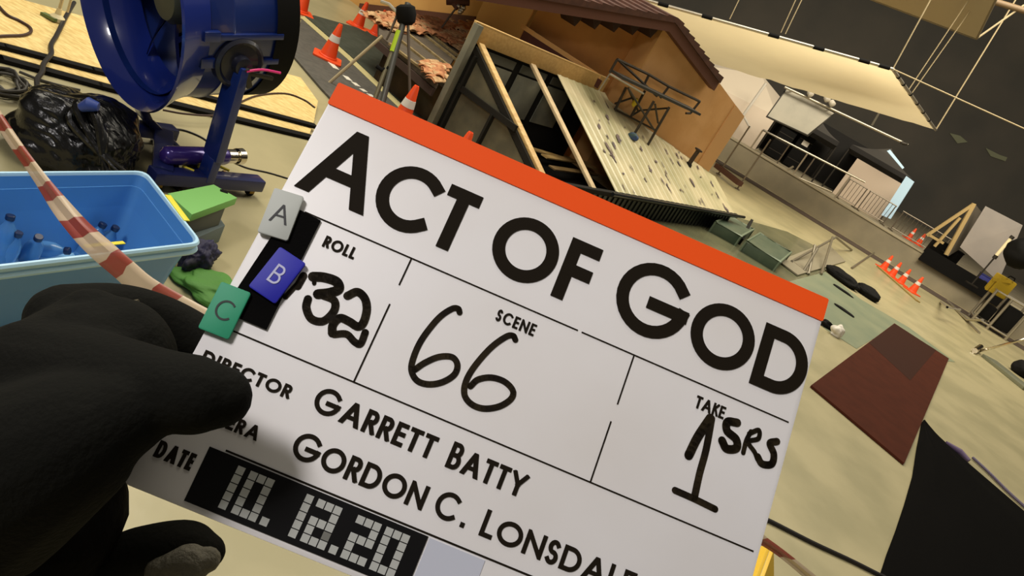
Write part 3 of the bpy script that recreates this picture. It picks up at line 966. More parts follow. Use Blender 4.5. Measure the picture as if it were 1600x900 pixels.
def floor_cable(pts, r, m, label, z=0.0, n=8):
    mb = MB(); mb.tube(smoothpts([G(p[0], p[1], z + r) for p in pts], n), r, 8)
    return tag(mb.build('cable', m), label, 'cable')
floor_cable([(116, 4), (104, 24), (96, 40), (88, 56), (80, 70), (80, 84), (68, 100), (66, 112), (58, 124), (58, 140), (52, 160)], .014, M_cable, 'thick dark wavy cable crossing the chipboard left of the fan', .055)
floor_cable([(-10, 0), (10, 22), (30, 32), (46, 42), (48, 50), (36, 55), (10, 56), (-20, 58)], .009, M_cablebr, 'thin brown cable loop on the chipboard at the left edge', .055)
floor_cable([(255, 172), (290, 178), (335, 180), (360, 168), (400, 150), (445, 146), (475, 156), (492, 168)], .007, M_cablebr, 'thin brown cable snaking over the chipboard right of the fan', .055)
floor_cable([(262, 202), (285, 203), (310, 212), (330, 224)], .006, M_cable, 'thin black cable curving by the purple cylinder', .0)
floor_cable([(356, 249), (385, 262), (420, 270), (460, 282)], .005, M_cable, 'thin black lead running from the cylinder to behind the slate', .0)
floor_cable([(1180, 805), (1205, 815), (1270, 848), (1330, 876), (1382, 902), (1460, 940)], .012, M_cable, 'black cable on the pale floor below the right edge of the slate', .0)
mb = MB()
for k in range(7):
    cx, cy_ = 8 + 6 * math.sin(k * 2.1), 128 + 5 * math.cos(k * 1.7)
    pts = [G(cx + 30 * math.cos(a) + 6 * math.sin(3 * a + k), cy_ + 17 * math.sin(a) + 8 * math.cos(a), .012 + .008 * k) for a in [2 * PI * j / 20 for j in range(20)]]
    mb.tube(pts, .008, 6, closed=True)
mb.tube(smoothpts([G(30, 112, .02), G(60, 124, .01), (G(95, 134, .01)), G(125, 141, .01)], 6), .008, 6)
tag(mb.build('coiled_cable', mat('cable_grey', (62, 58, 50), .6)), 'tangled coil of dark cable on the floor at the left edge', 'cable')
st = thing('stand_foot', 'pale pole foot with a green clamp standing on the chipboard at the top left', 'stand', G(88, 34, .055))
pf_ = G(88, 33, .055)
mb = MB(); mb.lathe([(.03, 0), (.045, .005), (.045, .03), (.02, .05), (.014, .09)], pf_, UPZ, 16); mb.build('foot', mat('foot_cream', (220, 206, 160), .4), st)
mb = MB(); mb.tube([pf_ + UPZ * .05, pf_ + V((.01, .02, 1.3))], .011, 8); mb.tube([pf_ + V((.05, .01, .09)), pf_ + V((.06, .03, 1.3))], .008, 8); mb.build('pole', M_alu, st)
mb = MB(); mb.bar(pf_ + V((-.08, -.03, .01)), pf_ + V((.03, -.04, .02)), .04, .02); mb.build('clamp', mat('clamp_green', (96, 112, 60), .5), st)

# ------------------------------------------------------------------ road piece and turf
M_road = mat('road_asphalt', (88, 84, 76), .85, rgb2=(76, 73, 66), scale=14, bump=.2, bscale=80)
M_turf = mat('turf_dark', (66, 70, 58), .9, rgb2=(54, 60, 46), scale=8, bump=.4, bscale=60)
rd = thing('road_panel', 'dark grey mock road panel with a dashed line lying on the floor beside the cones', 'panel', G(540, 110))
mb = MB(); mb.prism([G(x, y) + UPZ * .002 for x, y in ((452, 84), (472, 28), (545, 92), (628, 172), (700, 245), (640, 290), (500, 140))], (0, 0, .02))
mb.build('deck', M_road, rd, smooth=False)
mb = MB(); mb.prism([G(x, y) + UPZ * .0235 for x, y in ((468, 30), (474, 28), (547, 92), (630, 170), (690, 228), (684, 231), (624, 174), (541, 95))], (0, 0, .003))
mb.build('edge_line', mat('road_line', (196, 184, 130), .7), rd)
for a, b in (((513, 99), (524, 111)), ((538, 122), (545, 129)), ((551, 132), (558, 138)), ((563, 142), (570, 147)), ((575, 150), (581, 155)), ((588, 159), (594, 164)), ((601, 169), (608, 174))):
    mb = MB(); mb.bar(G(*a) + UPZ * .024, G(*b) + UPZ * .024, .07, .004); mb.build('dash', mat('dash_white', (226, 220, 204), .6), rd)
mb = MB(); mb.prism([G(x, y) + UPZ * .003 for x, y in ((476, 27), (490, 26), (540, 40), (604, 58), (690, 150), (720, 240), (700, 243), (630, 168), (548, 90))], (0, 0, .015))
tag(mb.build('turf_mat', M_turf, smooth=False), 'dark green mat on the floor between the mock road and the ruined wall', 'mat')

# ------------------------------------------------------------------ cones
c0 = thing('traffic_cone', 'orange traffic cone standing alone on the mock road', 'cone', (0, 0, 0), 'traffic cones')
CHT = .43
mb = MB()
mb.prism([V((x / 100, y / 100, 0)) for x, y in rrect(-17, -17, 17, 17, 3)], (0, 0, .022)); mb.lathe([(.115, .022), (.108, .04), (.1, .042)], (0, 0, 0), UPZ, 24)
mb.build('base', M_cone, c0, bevel=.004)
def cr(h): return lerp(.10, .026, (h - .03) / (CHT - .03))
mb = MB(); mb.lathe([(cr(.03), .03), (cr(CHT - .02), CHT - .02), (.022, CHT), (.014, CHT), (.014, CHT - .03)], (0, 0, 0), UPZ, 28)
bd = mb.build('body', M_cone, c0)
for h0, h1 in ((.215, .29),):
    mb = MB(); mb.lathe([(cr(h0) + .0005, h0), (cr(h0) + .0022, h0 + .001), (cr(h1) + .0022, h1 - .001), (cr(h1) + .0005, h1)], (0, 0, 0), UPZ, 28, False)
    tag(mb.build('band', M_band, c0), 'white reflective band')
used = False
for (px, py, z, rz, sc, lab) in (
    (511, 91, .022, .4, .9, 'orange traffic cone standing alone on the mock road'),
    (558, 42, .0, .2, .85, 'orange cone with a white band, left of the pair by the ruined tiles'),
    (586, 55, .0, .9, .88, 'orange cone with a white band, right of the pair by the ruined tiles'),
    (622, 198, .0, .5, 1.0, 'orange cone with a pointed white tip against the dark wall, behind the slate top edge'),
    (702, 274, .0, .5, 1.0, 'orange cone whose tip just shows over the slate below the grey frame'),
    (467, 18, .0, .6, 1.0, 'orange cone half hidden behind the rear rim of the blue fan'),
    (1379, 420, .0, .3, .85, 'orange and white cone at the far left of the row by the tank wall'),
    (1392, 431, .0, .4, .85, 'orange and white cone second from left in the row by the tank wall'),
    (1406, 442, .0, .3, .85, 'orange and white cone third from left in the row by the tank wall'),
    (1424, 456, .0, .5, .9, 'orange and white cone at the right end of the row by the tank wall')):
    p = G(px, py, z); p.z = z if z else 0.0
    if not used:
        c0.location = p; c0.rotation_euler = (0, 0, rz); c0.scale = (sc,) * 3; used = True
    else:
        dup(c0, p, rz, lab, scale=sc)
for (px, py, rz, lab) in ((1421, 371, .2, 'small far orange cone on the deck beyond the tank wall, left one'), (1438, 376, .8, 'small far orange cone on the deck beyond the tank wall, right one')):
    p = G(px, py + 6, .7)
    p = WB + (p - WB) ; p.z = .7
    q = AT(px, py, 22.0); p = V((q.x, q.y, .6))
    dup(c0, p, rz, lab, scale=.85)

# ------------------------------------------------------------------ ruined lean-to roof with tiles
zc0 = .462
e0 = V((-2.534, 7.971, zc0))
slope = math.radians(7)
RUP = (E * math.cos(slope) + UPZ * math.sin(slope)).normalized()
RNn = N.cross(RUP).normalized()
if RNn.z < 0: RNn = -RNn
def RT(px, py, lift=0.0):
    return PL(px, py, e0, RNn) + RNn * lift
ru = thing('ruined_roof', 'low ruined roof of broken terracotta tiles and bare grey boards left of the lean-to', 'roof', (e0.x + .6, e0.y + .4, 0))
mb = MB(); mb.prism([RT(*p) - RNn * .05 for p in ((592, 54), (684, 132), (742, 40), (592, 18))], RNn * .05)
mb.build('roof_boards', mat('grey_boards', (104, 92, 76), .8, rgb2=(84, 76, 64), scale=9, stretch=(1, 5, 5)), ru)
for (a, b) in (((622, 62), (692, 118)), ((634, 52), (704, 107)), ((650, 46), (714, 96)), ((676, 58), (722, 94)), ((608, 70), (680, 126))):
    mb = MB(); mb.bar(RT(*a, .012), RT(*b, .012), .03, .022, RNn); mb.build('batten', mat('batten_pale', (170, 150, 104), .7, rgb2=(136, 116, 78), scale=20), ru)
# tiles: a field of small curved pieces along the top and the eave
M_tile = mat('terracotta', (214, 152, 104), .8, rgb2=(170, 108, 70), scale=18, bump=.4, bscale=40)
M_tile2 = mat('terracotta_dust', (222, 182, 134), .9, rgb2=(172, 136, 94), scale=22)
rnd = random.Random(3)
mb = MB()
def tile(c, a, s=1.0, tiltv=0.0):
    x = (N * math.cos(a) + RUP * math.sin(a)); y = RNn.cross(x)
    up_ = (RNn + x * tiltv).normalized()
    w_, l_2 = .05 * s, .085 * s
    pr = []
    for k in range(5):
        t = -1 + k / 2
        pr.append((w_ * t, .022 * s * (1 - t * t)))
    vs = []
    for yy in (-l_2, l_2):
        for (px_, h_) in pr: vs.append(c + x * px_ + y * yy + up_ * (h_ + .008))
        for (px_, h_) in pr: vs.append(c + x * px_ + y * yy + up_ * h_)
    fs = []
    for k in range(4):
        fs += [(k, k + 1, k + 11, k + 10), (k + 5, k + 15, k + 16, k + 6), (k, k + 5, k + 6, k + 1), (k + 10, k + 11, k + 16, k + 15)]
    fs += [(0, 10, 15, 5), (4, 9, 19, 14)]
    mb.add(vs, fs)
def in_poly(x, y, poly):
    c = False
    for i in range(len(poly)):
        x1, y1 = poly[i]; x2, y2 = poly[i - 1]
        if (y1 > y) != (y2 > y) and x < (x2 - x1) * (y - y1) / (y2 - y1) + x1: c = not c
    return c
zone_a = [(572, 26), (610, 24), (742, 40), (728, 84), (700, 72), (672, 56), (640, 52), (615, 50), (592, 44)]
zone_b = [(656, 106), (672, 102), (692, 110), (688, 124), (682, 130), (670, 120)]
for zone, cnt in ((zone_a, 330), (zone_b, 70)):
    k = 0
    while k < cnt:
        x, y = rnd.uniform(565, 745), rnd.uniform(18, 160)
        if in_poly(x, y, zone):
            mb.cur = 1 if rnd.random() < .35 else 0
            tile(RT(x, y, rnd.uniform(0, .05)), rnd.gauss(0.1, .35) + (rnd.random() < .2) * 1.2, rnd.uniform(.6, 1.1), rnd.uniform(-.3, .3)); k += 1
tl = mb.build('broken_tiles', [M_tile, M_tile2], ru, merge=False); tl['kind'] = 'stuff'
mb = MB()
mb.prism([RT(592, 54) - RNn * .055, RT(684, 132) - RNn * .055, RT(684, 132) - UPZ * .13, RT(592, 54) - UPZ * .12], -E * .03)
mb.build('fascia', mat('fascia_brown', (62, 44, 34), .8), ru)
mb = MB()
wl0, wl1 = e0 + E * .10, e0 + E * .10 + N * 1.02
mb.hexa([V((wl0.x, wl0.y, 0)), V((wl1.x, wl1.y, 0)), V((wl1.x, wl1.y, 0)) + E * .1, V((wl0.x, wl0.y, 0)) + E * .1],
        [V((wl0.x, wl0.y, zc0 - .06)), V((wl1.x, wl1.y, zc0 - .06)), V((wl1.x, wl1.y, zc0 - .04)) + E * .1, V((wl0.x, wl0.y, zc0 - .04)) + E * .1])
mb.hexa([V((wl0.x, wl0.y, 0)) - E * 0, V((wl0.x, wl0.y, 0)) + N * .06, V((wl0.x, wl0.y, 0)) + N * .06 + E * .9, V((wl0.x, wl0.y, 0)) + E * .9],
        [V((wl0.x, wl0.y, zc0 - .06)), V((wl0.x, wl0.y, zc0 - .06)) + N * .06, V((wl0.x, wl0.y, zc0 + .02)) + N * .06 + E * .9, V((wl0.x, wl0.y, zc0 + .02)) + E * .9])
mb.build('wall', mat('ruin_wall', (84, 64, 38), .9, rgb2=(60, 50, 30), scale=4), ru)

# ------------------------------------------------------------------ the lean-to
O_ = V((-1.473, 7.5, 0))
def S(s, t, z):
    return O_ + E * s + N * t + UPZ * z
lean = thing('lean_to', 'low lean-to frame with a bare timber beam, open rafters and a corrugated roof panel', 'shed', S(1.5, .7, 0))
SL = (.964 - .30) / 1.36                         # fall of the roof per metre
def RZ(t): return .964 - SL * t
M_post = mat('grey_post', (124, 120, 100), .75, rgb2=(108, 106, 90), scale=6)
M_frame = mat('dark_frame', (36, 34, 29), .85, spec=.15)
mb = MB(); mb.bar(S(-.16, .02, 0), S(-.16, .02, 1.14), .075, .075, E); mb.build('post', M_post, lean, bevel=.003)
mb = MB(); mb.box(S(1.13, -.02, 1.055), (2.62, .035, .185), (E, N, UPZ)); mb.build('beam', mat('beam_ply', (196, 156, 92), .7, rgb2=(182, 142, 80), scale=5, stretch=(1, 6, 6)), lean, bevel=.002)
mb = MB(); mb.box(S(1.13, -.02, 1.152), (2.62, .04, .01), (E, N, UPZ)); mb.build('beam_cap', mat('beam_edge', (232, 192, 126), .6), lean)
for s_, m_ in ((.02, M_timber), (.92, mat('pine_grey', (216, 192, 148), .7, rgb2=(190, 164, 122), scale=9))):
    mb = MB(); mb.bar(S(s_, -.02, RZ(-.02)), S(s_, 1.45, RZ(1.45)), .085, .03); mb.build('rafter', m_, lean, bevel=.003)
    if s_ < .5:
        mb = MB(); mb.bar(S(s_ - .06, 0, RZ(0) - .05), S(s_ - .06, 1.4, RZ(1.4) - .05), .04, .06); mb.build('joist', M_frame, lean)
# corrugated roof panel
M_corr = mat('corrugated_cream', (216, 202, 160), .4, rgb2=(172, 166, 122), scale=1.3, coat=.15, stretch=(1, 1.6, 1))
M_peel = mat('peeled_paint', (108, 88, 80), .7, rgb2=(84, 72, 76), scale=8)
mb = MB()
s0, s1 = 1.40, 5.10
ns = 150
def cutfar(t):                                   # the far end of the panel is cut along the house wall
    return min(s1, max(2.55 + (t - .13) * 3.62, 2.5)) if t < .83 else s1
rows = []
for j, t in enumerate([1.46 * k / 14 for k in range(15)]):
    row = []
    for i in range(ns + 1):
        s_ = s0 + (s1 - s0) * i / ns
        rib = .005 * (1 if (i % 6) in (2, 3) else 0)
        row.append((min(s_, cutfar(t)), t, rib))
    rows.append(row)
rndp = random.Random(11)
spots = [(rndp.uniform(1.5, 4.8), rndp.uniform(.2, 1.4), rndp.uniform(.008, .05), rndp.uniform(.015, .10)) for _ in range(60)]
for j in range(14):
    for i in range(ns):
        q = [rows[j][i], rows[j][i + 1], rows[j + 1][i + 1], rows[j + 1][i]]
        if abs(q[0][0] - q[1][0]) < 1e-6 and abs(q[2][0] - q[3][0]) < 1e-6: continue
        mb.face([S(a, b, RZ(b) + .012 + c) for a, b, c in q])
rp_ = mb.build('roof_panel', M_corr, lean, smooth=False)
so = rp_.modifiers.new('thickness', 'SOLIDIFY'); so.thickness = .006; so.offset = -1
mb = MB()
for (a, b, w_, h_) in spots:
    if a > cutfar(b) - .1: continue
    pts = []
    n_ = 13
    for k in range(n_):
        an = 2 * PI * k / n_
        rr = .25 + .75 * rndp.random()
        pts.append(S(a + w_ * rr * math.cos(an), b + h_ * rr * math.sin(an), RZ(b + h_ * rr * math.sin(an)) + .024))
    mb.prism(pts, (0, 0, .0015))
mb.build('peeled_patches', M_peel, lean, smooth=False)['kind'] = 'stuff'
mb = MB(); mb.box(S(2.55, 1.44, .262), (5.2, .06, .05), (E, N, UPZ)); mb.build('eave_rail', M_frame, lean, bevel=.003)
mb = MB(); mb.tube([S(1.2, 1.50, .285), S(5.3, 1.50, .285)], .022, 10); mb.build('gutter', mat('gutter_black', (40, 42, 44), .22, .5), lean)
mb = MB()
for i in range(90):
    a = -.1 + 5.1 * i / 90
    d_ = .014 if i % 2 else 0
    mb.box(S(a + .028, 1.40 + d_, .12), (.0566, .02, .24), (E, N, UPZ))
mb.build('front_cladding', mat('dark_corrugated', (24, 28, 28), .35, .2), lean)
# end wall under the first rafter, back wall under the beam
mb = MB(); mb.prism([S(-.05, .05, 0), S(-.05, 1.38, 0), S(-.05, 1.38, RZ(1.38) - .10), S(-.05, .05, RZ(.05) - .10)], E * .02)
mb.build('end_wall', mat('olive_panel', (104, 98, 74), .85, rgb2=(84, 80, 62), scale=5), lean)
mb = MB(); mb.bar(S(-.075, .05, .52), S(-.075, .92, .52), .03, .06); mb.bar(S(-.075, .09, 0), S(-.075, .09, .86), .03, .05, E); mb.bar(S(-.075, .60, 0), S(-.075, .60, .5), .03, .05, E)
mb.build('end_wall_frame', M_frame, lean)
mb = MB(); mb.box(S(1.2, -.06, .5), (2.5, .02, 1.0), (E, N, UPZ)); mb.build('back_wall', M_frame, lean)
for k, a in enumerate((.45, 1.05, 1.65)):
    mb = MB(); mb.box(S(a, -.04, .58), (.48, .012, .46), (E, N, UPZ)); mb.build('window_pane', mat('cloudy_pane', (150, 146, 124), .5, rgb2=(112, 112, 100), scale=3), lean)
    mb = MB(); mb.box(S(a, -.04, .88), (.48, .012, .09), (E, N, UPZ)); mb.build('vent_pane', mat('dim_pane', (96, 94, 80), .5), lean)
mb = MB(); mb.box(S(1.2, .68, .02), (2.4, 1.36, .03), (E, N, UPZ)); mb.build('interior_floor', M_black, lean)
for k, (a, b) in enumerate((((830, 232), (930, 262)), ((850, 244), (922, 256)), ((862, 262), (930, 272)))):
    mb = MB(); mb.bar(G(*a, .10 + .03 * k), G(*b, .12), .09, .015)
    tag(mb.build('splintered_plank', M_timber if k < 2 else mat('old_plank', (120, 94, 52), .8)), ('broad pale splintered plank lying inside the open lean-to', 'narrow pale plank lying on the broad one inside the lean-to', 'dark brown plank on the lean-to floor nearest the eave')[k], 'plank')
# stove pipe on the roof
cb_ = S(4.2, .75, RZ(.75))
ch = thing('stove_pipe', 'rusty dark stove pipe sticking out of the corrugated roof by the house wall', 'pipe', cb_)
mb = MB(); mb.lathe([(.032, -.02), (.03, .24), (.03, .25)], cb_, UPZ + E * .12, 16); mb.build('pipe', mat('rusty_pipe', (70, 56, 40), .8), ch)
mb = MB(); mb.lathe([(.03, .23), (.06, .245), (.06, .262), (.02, .27)], cb_, UPZ + E * .12, 16); mb.build('cowl', mat('rusty_pipe2', (62, 50, 38), .8), ch)
mb = MB(); mb.lathe([(.055, -.01), (.05, .02), (.034, .04)], cb_, UPZ, 16); mb.build('collar', M_frame, ch)

# scaffold standing on the roof
scf = thing('scaffold', 'small dark steel scaffold platform with a guard rail standing on the corrugated roof', 'scaffold', S(2.8, .4, RZ(.4)))
tA, tB = .60, .22
PA, PB = S(0, tA, 0), S(0, tB, 0)
SW = V((.7155, .6986, 0)).normalized(); SN = V((SW.y, -SW.x, 0))
PA, PB = S(2.729, .534, 0), S(2.533, .235, 0)
def FA_(x, y): return PL(840 + x / 3.215, 60 + y / 3.215, PA, SN)      # near plane of the scaffold
def FB_(x, y): return PL(840 + x / 3.215, 60 + y / 3.215, PB, SN)      # far plane
MS = mat('scaffold_steel', (74, 66, 56), .5, .5)
def legs(a, b, r=.017):
    mb = MB(); mb.tube([a, b], r, 8); mb.build('leg', MS, scf)
legs(FA_(480, 490), FA_(585, 315)); legs(FA_(548, 545), FA_(662, 345))
legs(FB_(385, 368), FB_(445, 245)); legs(FB_(470, 392), FB_(540, 262))
mb = MB()
for a, b in (((455, 250), (585, 460)), ((590, 330), (605, 425))): mb.tube([FA_(*a), FA_(*b)], .013, 8)
for a, b in (((385, 355), (590, 460)), ((470, 390), (515, 362)), ((515, 362), (662, 350)), ((455, 250), (505, 365)), ((388, 328), (470, 300))): mb.tube([FB_(*a), FB_(*b)], .013, 8)
mb.build('brace', MS, scf)
dk = [FB_(365, 166), FB_(365, 166) + SN * .24, FB_(758, 352) + SN * .24, FB_(758, 352)]
mb = MB(); mb.prism(dk, (0, 0, .03)); mb.build('platform', mat('platform_board', (58, 56, 50), .6), scf)
mb = MB()
top = [(400, 105), (560, 182), (660, 242), (815, 317)]
for a, b in zip(top[:-1], top[1:]): mb.tube([FB_(*a), FB_(*b)], .017, 8)
for a, b in (((400, 105), (362, 172)), ((560, 182), (528, 248)), ((660, 242), (616, 300)), ((815, 317), (768, 376)), ((745, 376), (768, 376)), ((405, 108), (600, 290))): mb.tube([FB_(*a), FB_(*b)], .016, 8)
mb.build('guard_rail', MS, scf)
mb = MB(); mb.tube([FA_(362, 178), FA_(532, 278)], .012, 8); mb.tube([FA_(362, 178), FA_(308, 262)], .009, 8)
tag(mb.build('loose_tube', M_alu, scf), 'pale loose tube')
mb = MB(); mb.lathe([(.02, 0), (.02, .03), (.012, .035)], FA_(548, 552), UPZ, 10); tag(mb.build('foot', mat('red_foot', (150, 50, 34), .6), scf), 'red foot')
blob('yellow_bag', FB_(462, 335) + SN * .06, (.03, .03, .06), 'yellow bag hanging among the scaffold braces on the roof', 'bag', mat('bag_yellow', (226, 196, 36), .5), sub=4, flat=False, seed=2)
blob('green_bundle', S(2.62, .60, RZ(.62) + .012), (.07, .05, .05), 'small dark green and blue bundle at the foot of the scaffold', 'bundle', mat('bundle_green', (52, 76, 52), .7, rgb2=(60, 80, 130), scale=14), sub=4, seed=4)

# ------------------------------------------------------------------ the orange house
HA = V((-.032, 9.704, 0)); HW = V((.7155, .6986, 0)).normalized(); HN = V((HW.y, -HW.x, 0))
def HP(x, z, d=0.0):
    return V((HA.x, HA.y, 0)) + HW * x - HN * d + UPZ * z
house = thing('house', 'orange rendered mock house with a brown tiled gable roof behind the lean-to', 'house', HP(1, 0, 1.5))
GP = HP(0, 0)
mb = MB(); mb.prism([HP(.10, 0), HP(2.36, 0), HP(2.36, 1.52), HP(1.2, 1.83), HP(.10, 2.10)], -HN * .10)
mb.build('gable_wall', M_orange, house, smooth=False)
mb = MB(); mb.prism([HP(.105, .0, .001), HP(.105, 2.05, .001), HP(.105, 2.05, .34), HP(.105, 0, .34)], -HW * .03); mb.build('wall_return', M_orange2, house)
mb = MB(); mb.prism([HP(2.05, .0, -.012), HP(2.368, 0, -.012), HP(2.368, 1.52, -.012), HP(2.05, 1.60, -.012)], -HN * .011); mb.build('corner_board', mat('corner_orange', (216, 164, 106), .8), house)
mb = MB(); mb.prism([HP(2.36, 0, .0), HP(2.36, 0, 3), HP(2.36, 1.52, 3), HP(2.36, 1.52, 0)], -HW * .08); mb.build('side_wall', M_orange, house)
rcd = .34
rw = PL(826, 44, HP(0, 0, rcd), HN)
xr = (rw - HP(0, 0, rcd)).dot(HW)
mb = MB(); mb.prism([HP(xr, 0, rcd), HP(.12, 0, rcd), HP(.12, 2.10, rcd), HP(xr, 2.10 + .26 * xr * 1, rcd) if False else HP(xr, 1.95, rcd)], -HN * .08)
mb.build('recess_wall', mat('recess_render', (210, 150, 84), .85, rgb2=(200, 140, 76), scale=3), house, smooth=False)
# ledge and flashing in front of the recess
la, lb_ = PL(836, 50, HP(0, 0, .02), HN), PL(940, 118, HP(0, 0, .02), HN)
mb = MB(); mb.hexa([la - UPZ * .05, lb_ - UPZ * .05, lb_ - UPZ * .05 - HN * .30, la - UPZ * .05 - HN * .30], [la, lb_, lb_ - HN * .30, la - HN * .30]); mb.build('ledge', M_orange2, house)
mb = MB(); mb.hexa([la - UPZ * .16, lb_ - UPZ * .16 + HW * .05, lb_ - UPZ * .16 - HN * .2 + HW * .05, la - UPZ * .16 - HN * .2], [la - UPZ * .052 + HN * .004, lb_ - UPZ * .052 + HN * .004 + HW * .05, lb_ - UPZ * .052 - HN * .2 + HW * .05, la - UPZ * .052 - HN * .2]); mb.build('flashing', mat('flashing_red', (84, 40, 26), .8), house)
# left wings of the house
r2 = RT(742, 37)
r1 = PL(562, 15, r2, E)
r2b = V((rw.x, rw.y, 0))
mb = MB()
wdir = V((r2.x - r1.x, r2.y - r1.y, 0)).normalized()
wnn = V((-wdir.y, wdir.x, 0))
if wnn.dot(CP - r1) > 0: wnn = -wnn
mb.prism([V((r1.x, r1.y, 0)) - wdir * .5, V((r2.x, r2.y, 0)), V((r2.x, r2.y, 2.2)), V((r1.x, r1.y, 2.2)) - wdir * .5], wnn * .08)
mb.build('wing_wall', mat('wing_render', (222, 172, 100), .85, rgb2=(208, 156, 86), scale=2), house)
mb = MB(); mb.bar(r1 - wnn * .02 + UPZ * .03, r2 - wnn * .02 + UPZ * .03, .03, .13); mb.build('wing_flashing', mat('flashing_brown', (96, 58, 40), .8), house)
mb = MB(); mb.prism([V((r2.x, r2.y, 0)), r2b, r2b + UPZ * 2.2, V((r2.x, r2.y, 2.2))], -HN * .06); mb.build('linking_wall', mat('link_render', (222, 174, 108), .85), house)
# gable roof: two slopes with stepped tile edge
for sgn, nm in ((1, 'right'), (-1, 'left')):
    mb = MB()
    L_ = 1.30 if sgn > 0 else 2.6
    nst = 9 if sgn > 0 else 16
    rz = .262
    pk_z = 2.14
    for i in range(nst):
        x0, x1 = .04 + sgn * L_ * i / nst, .04 + sgn * L_ * (i + 1) / nst
        za, zb_ = pk_z - abs(x0 - .04) * rz, pk_z - abs(x1 - .04) * rz
        up1 = .035
        mb.hexa([HP(x0, za - .05, 3), HP(x1, zb_ - .05, 3), HP(x1, zb_ - .05, -.16), HP(x0, za - .05, -.16)],
                [HP(x0, za + .012, 3), HP(x1, zb_ + up1, 3), HP(x1, zb_ + up1, -.16), HP(x0, za + .012, -.16)])
    mb.build('roof_slope', M_brown, house, smooth=False)
    mb = MB()
    mb.hexa([HP(.04, pk_z - .17, -.02), HP(.04 + sgn * L_, pk_z - L_ * rz - .17, -.02), HP(.04 + sgn * L_, pk_z - L_ * rz - .17, -.14), HP(.04, pk_z - .17, -.14)],
            [HP(.04, pk_z - .052, -.02), HP(.04 + sgn * L_, pk_z - L_ * rz - .052, -.02), HP(.04 + sgn * L_, pk_z - L_ * rz - .052, -.14), HP(.04, pk_z - .052, -.14)])
    mb.build('barge_board', mat('barge_brown', (100, 62, 46), .75), house)
for k in range(5):  # dark wedges model the scalloped shadow under the tile edge as solids
    x = -.02 - .28 * k
    z = 2.14 - abs(x - .04) * .262 - .172
    mb = MB(); mb.prism([HP(x, z, -.03), HP(x - .17, z - .045, -.03), HP(x - .05, z - .15, -.03)], -HN * .30)
    mb.build('bracket_or_eave_shadow', mat('eave_shadow_dark', (58, 36, 24), .8), house)

# ------------------------------------------------------------------ light stand in front of the road
ls = thing('light_stand', 'grey tripod light stand with a yellow green band and a black head beside the cones', 'light stand', G(585, 168))
LD = 7.1
def LP(x, y, d=LD): return DP(x, y, d)
def LZ(x, y): return LP(400 + x / 4, y / 4)
mb = MB(); mb.tube([LZ(735, 640), LZ(830, 380), LZ(925, 130)], .022, 10); mb.build('column', mat('stand_olive', (128, 122, 96), .45, .4), ls)
mb = MB(); mb.tube([LZ(785, 660), LZ(845, 430), LZ(915, 160), LZ(950, 20)], .030, 10); mb.build('inner_column', mat('stand_grey', (104, 104, 98), .4, .5), ls)
mb = MB(); mb.tube([LZ(855, 325), LZ(897, 195)], .034, 10); tag(mb.build('band', mat('band_lime', (176, 206, 40), .5), ls), 'yellow green band')
mb = MB(); mb.lathe([(.05, -.09), (.09, -.07), (.10, 0), (.085, .07), (.05, .1)], LZ(938, 90), ray(640, 20).cross(CR).normalized(), 16); mb.tube([LZ(900, 60), LZ(985, 90)], .05, 10)
mb.build('head', M_black, ls, bevel=.004)
for a, b, r in (((790, 225), (410, 560), .016), ((950, 140), (965, 700), .014), ((880, 100), (840, 200), .012), ((840, 200), (815, 250), .01)):
    mb = MB(); mb.tube([LZ(*a), LZ(*b)], r, 8); mb.build('leg', M_rope if a == (790, 225) else mat('stand_brown', (86, 74, 62), .5, .3), ls)
mb = MB(); mb.tube([LZ(780, 8), LZ(830, 25), LZ(880, 75)], .016, 8); mb.build('handle', M_alu, ls)
mb = MB(); mb.tube([LZ(755, 415), LZ(790, 440), LZ(830, 420)], .022, 8); mb.build('knob', M_black, ls)
mb = MB(); mb.lathe([(.03, 0), (.07, .01), (.07, .06), (.02, .08)], LZ(420, 590), UPZ, 14); mb.build('foot', M_steel, ls)
mb = MB(); mb.tube([LZ(800, 680), LZ(965, 700)], .012, 8); mb.build('spreader', M_cable, ls)
gp = AT(700, 25, 9.6)
gs = thing('grip_stand', 'thin grip stand with clamps and a brown flag arm in front of the orange wall', 'stand', AT(688, 60, 9.2))
def GZ(x, y): return DP(560 + x / 8, y / 8, 9.2)
mb = MB(); mb.tube([GZ(1040, 350), GZ(1130, 220), GZ(1215, 110), GZ(1260, 60)], .012, 8); mb.build('pole', mat('stand_brown', (86, 74, 62)), gs)
mb = MB(); mb.tube([GZ(1120, -40), GZ(1200, 60), GZ(1240, 110)], .03, 8); mb.tube([GZ(1100, 10), GZ(1390, 20)], .05, 8); mb.build('arm', M_brown, gs)
mb = MB()
for p in ((1250, 80), (1270, 150), (1315, 100), (1290, 130)): mb.lathe([(.01, -.03), (.03, -.02), (.03, .02), (.01, .03)], GZ(*p), (1, 0, .4), 10)
mb.tube([GZ(1240, 90), GZ(1320, 120)], .014, 8); mb.build('clamp', M_alu, gs)

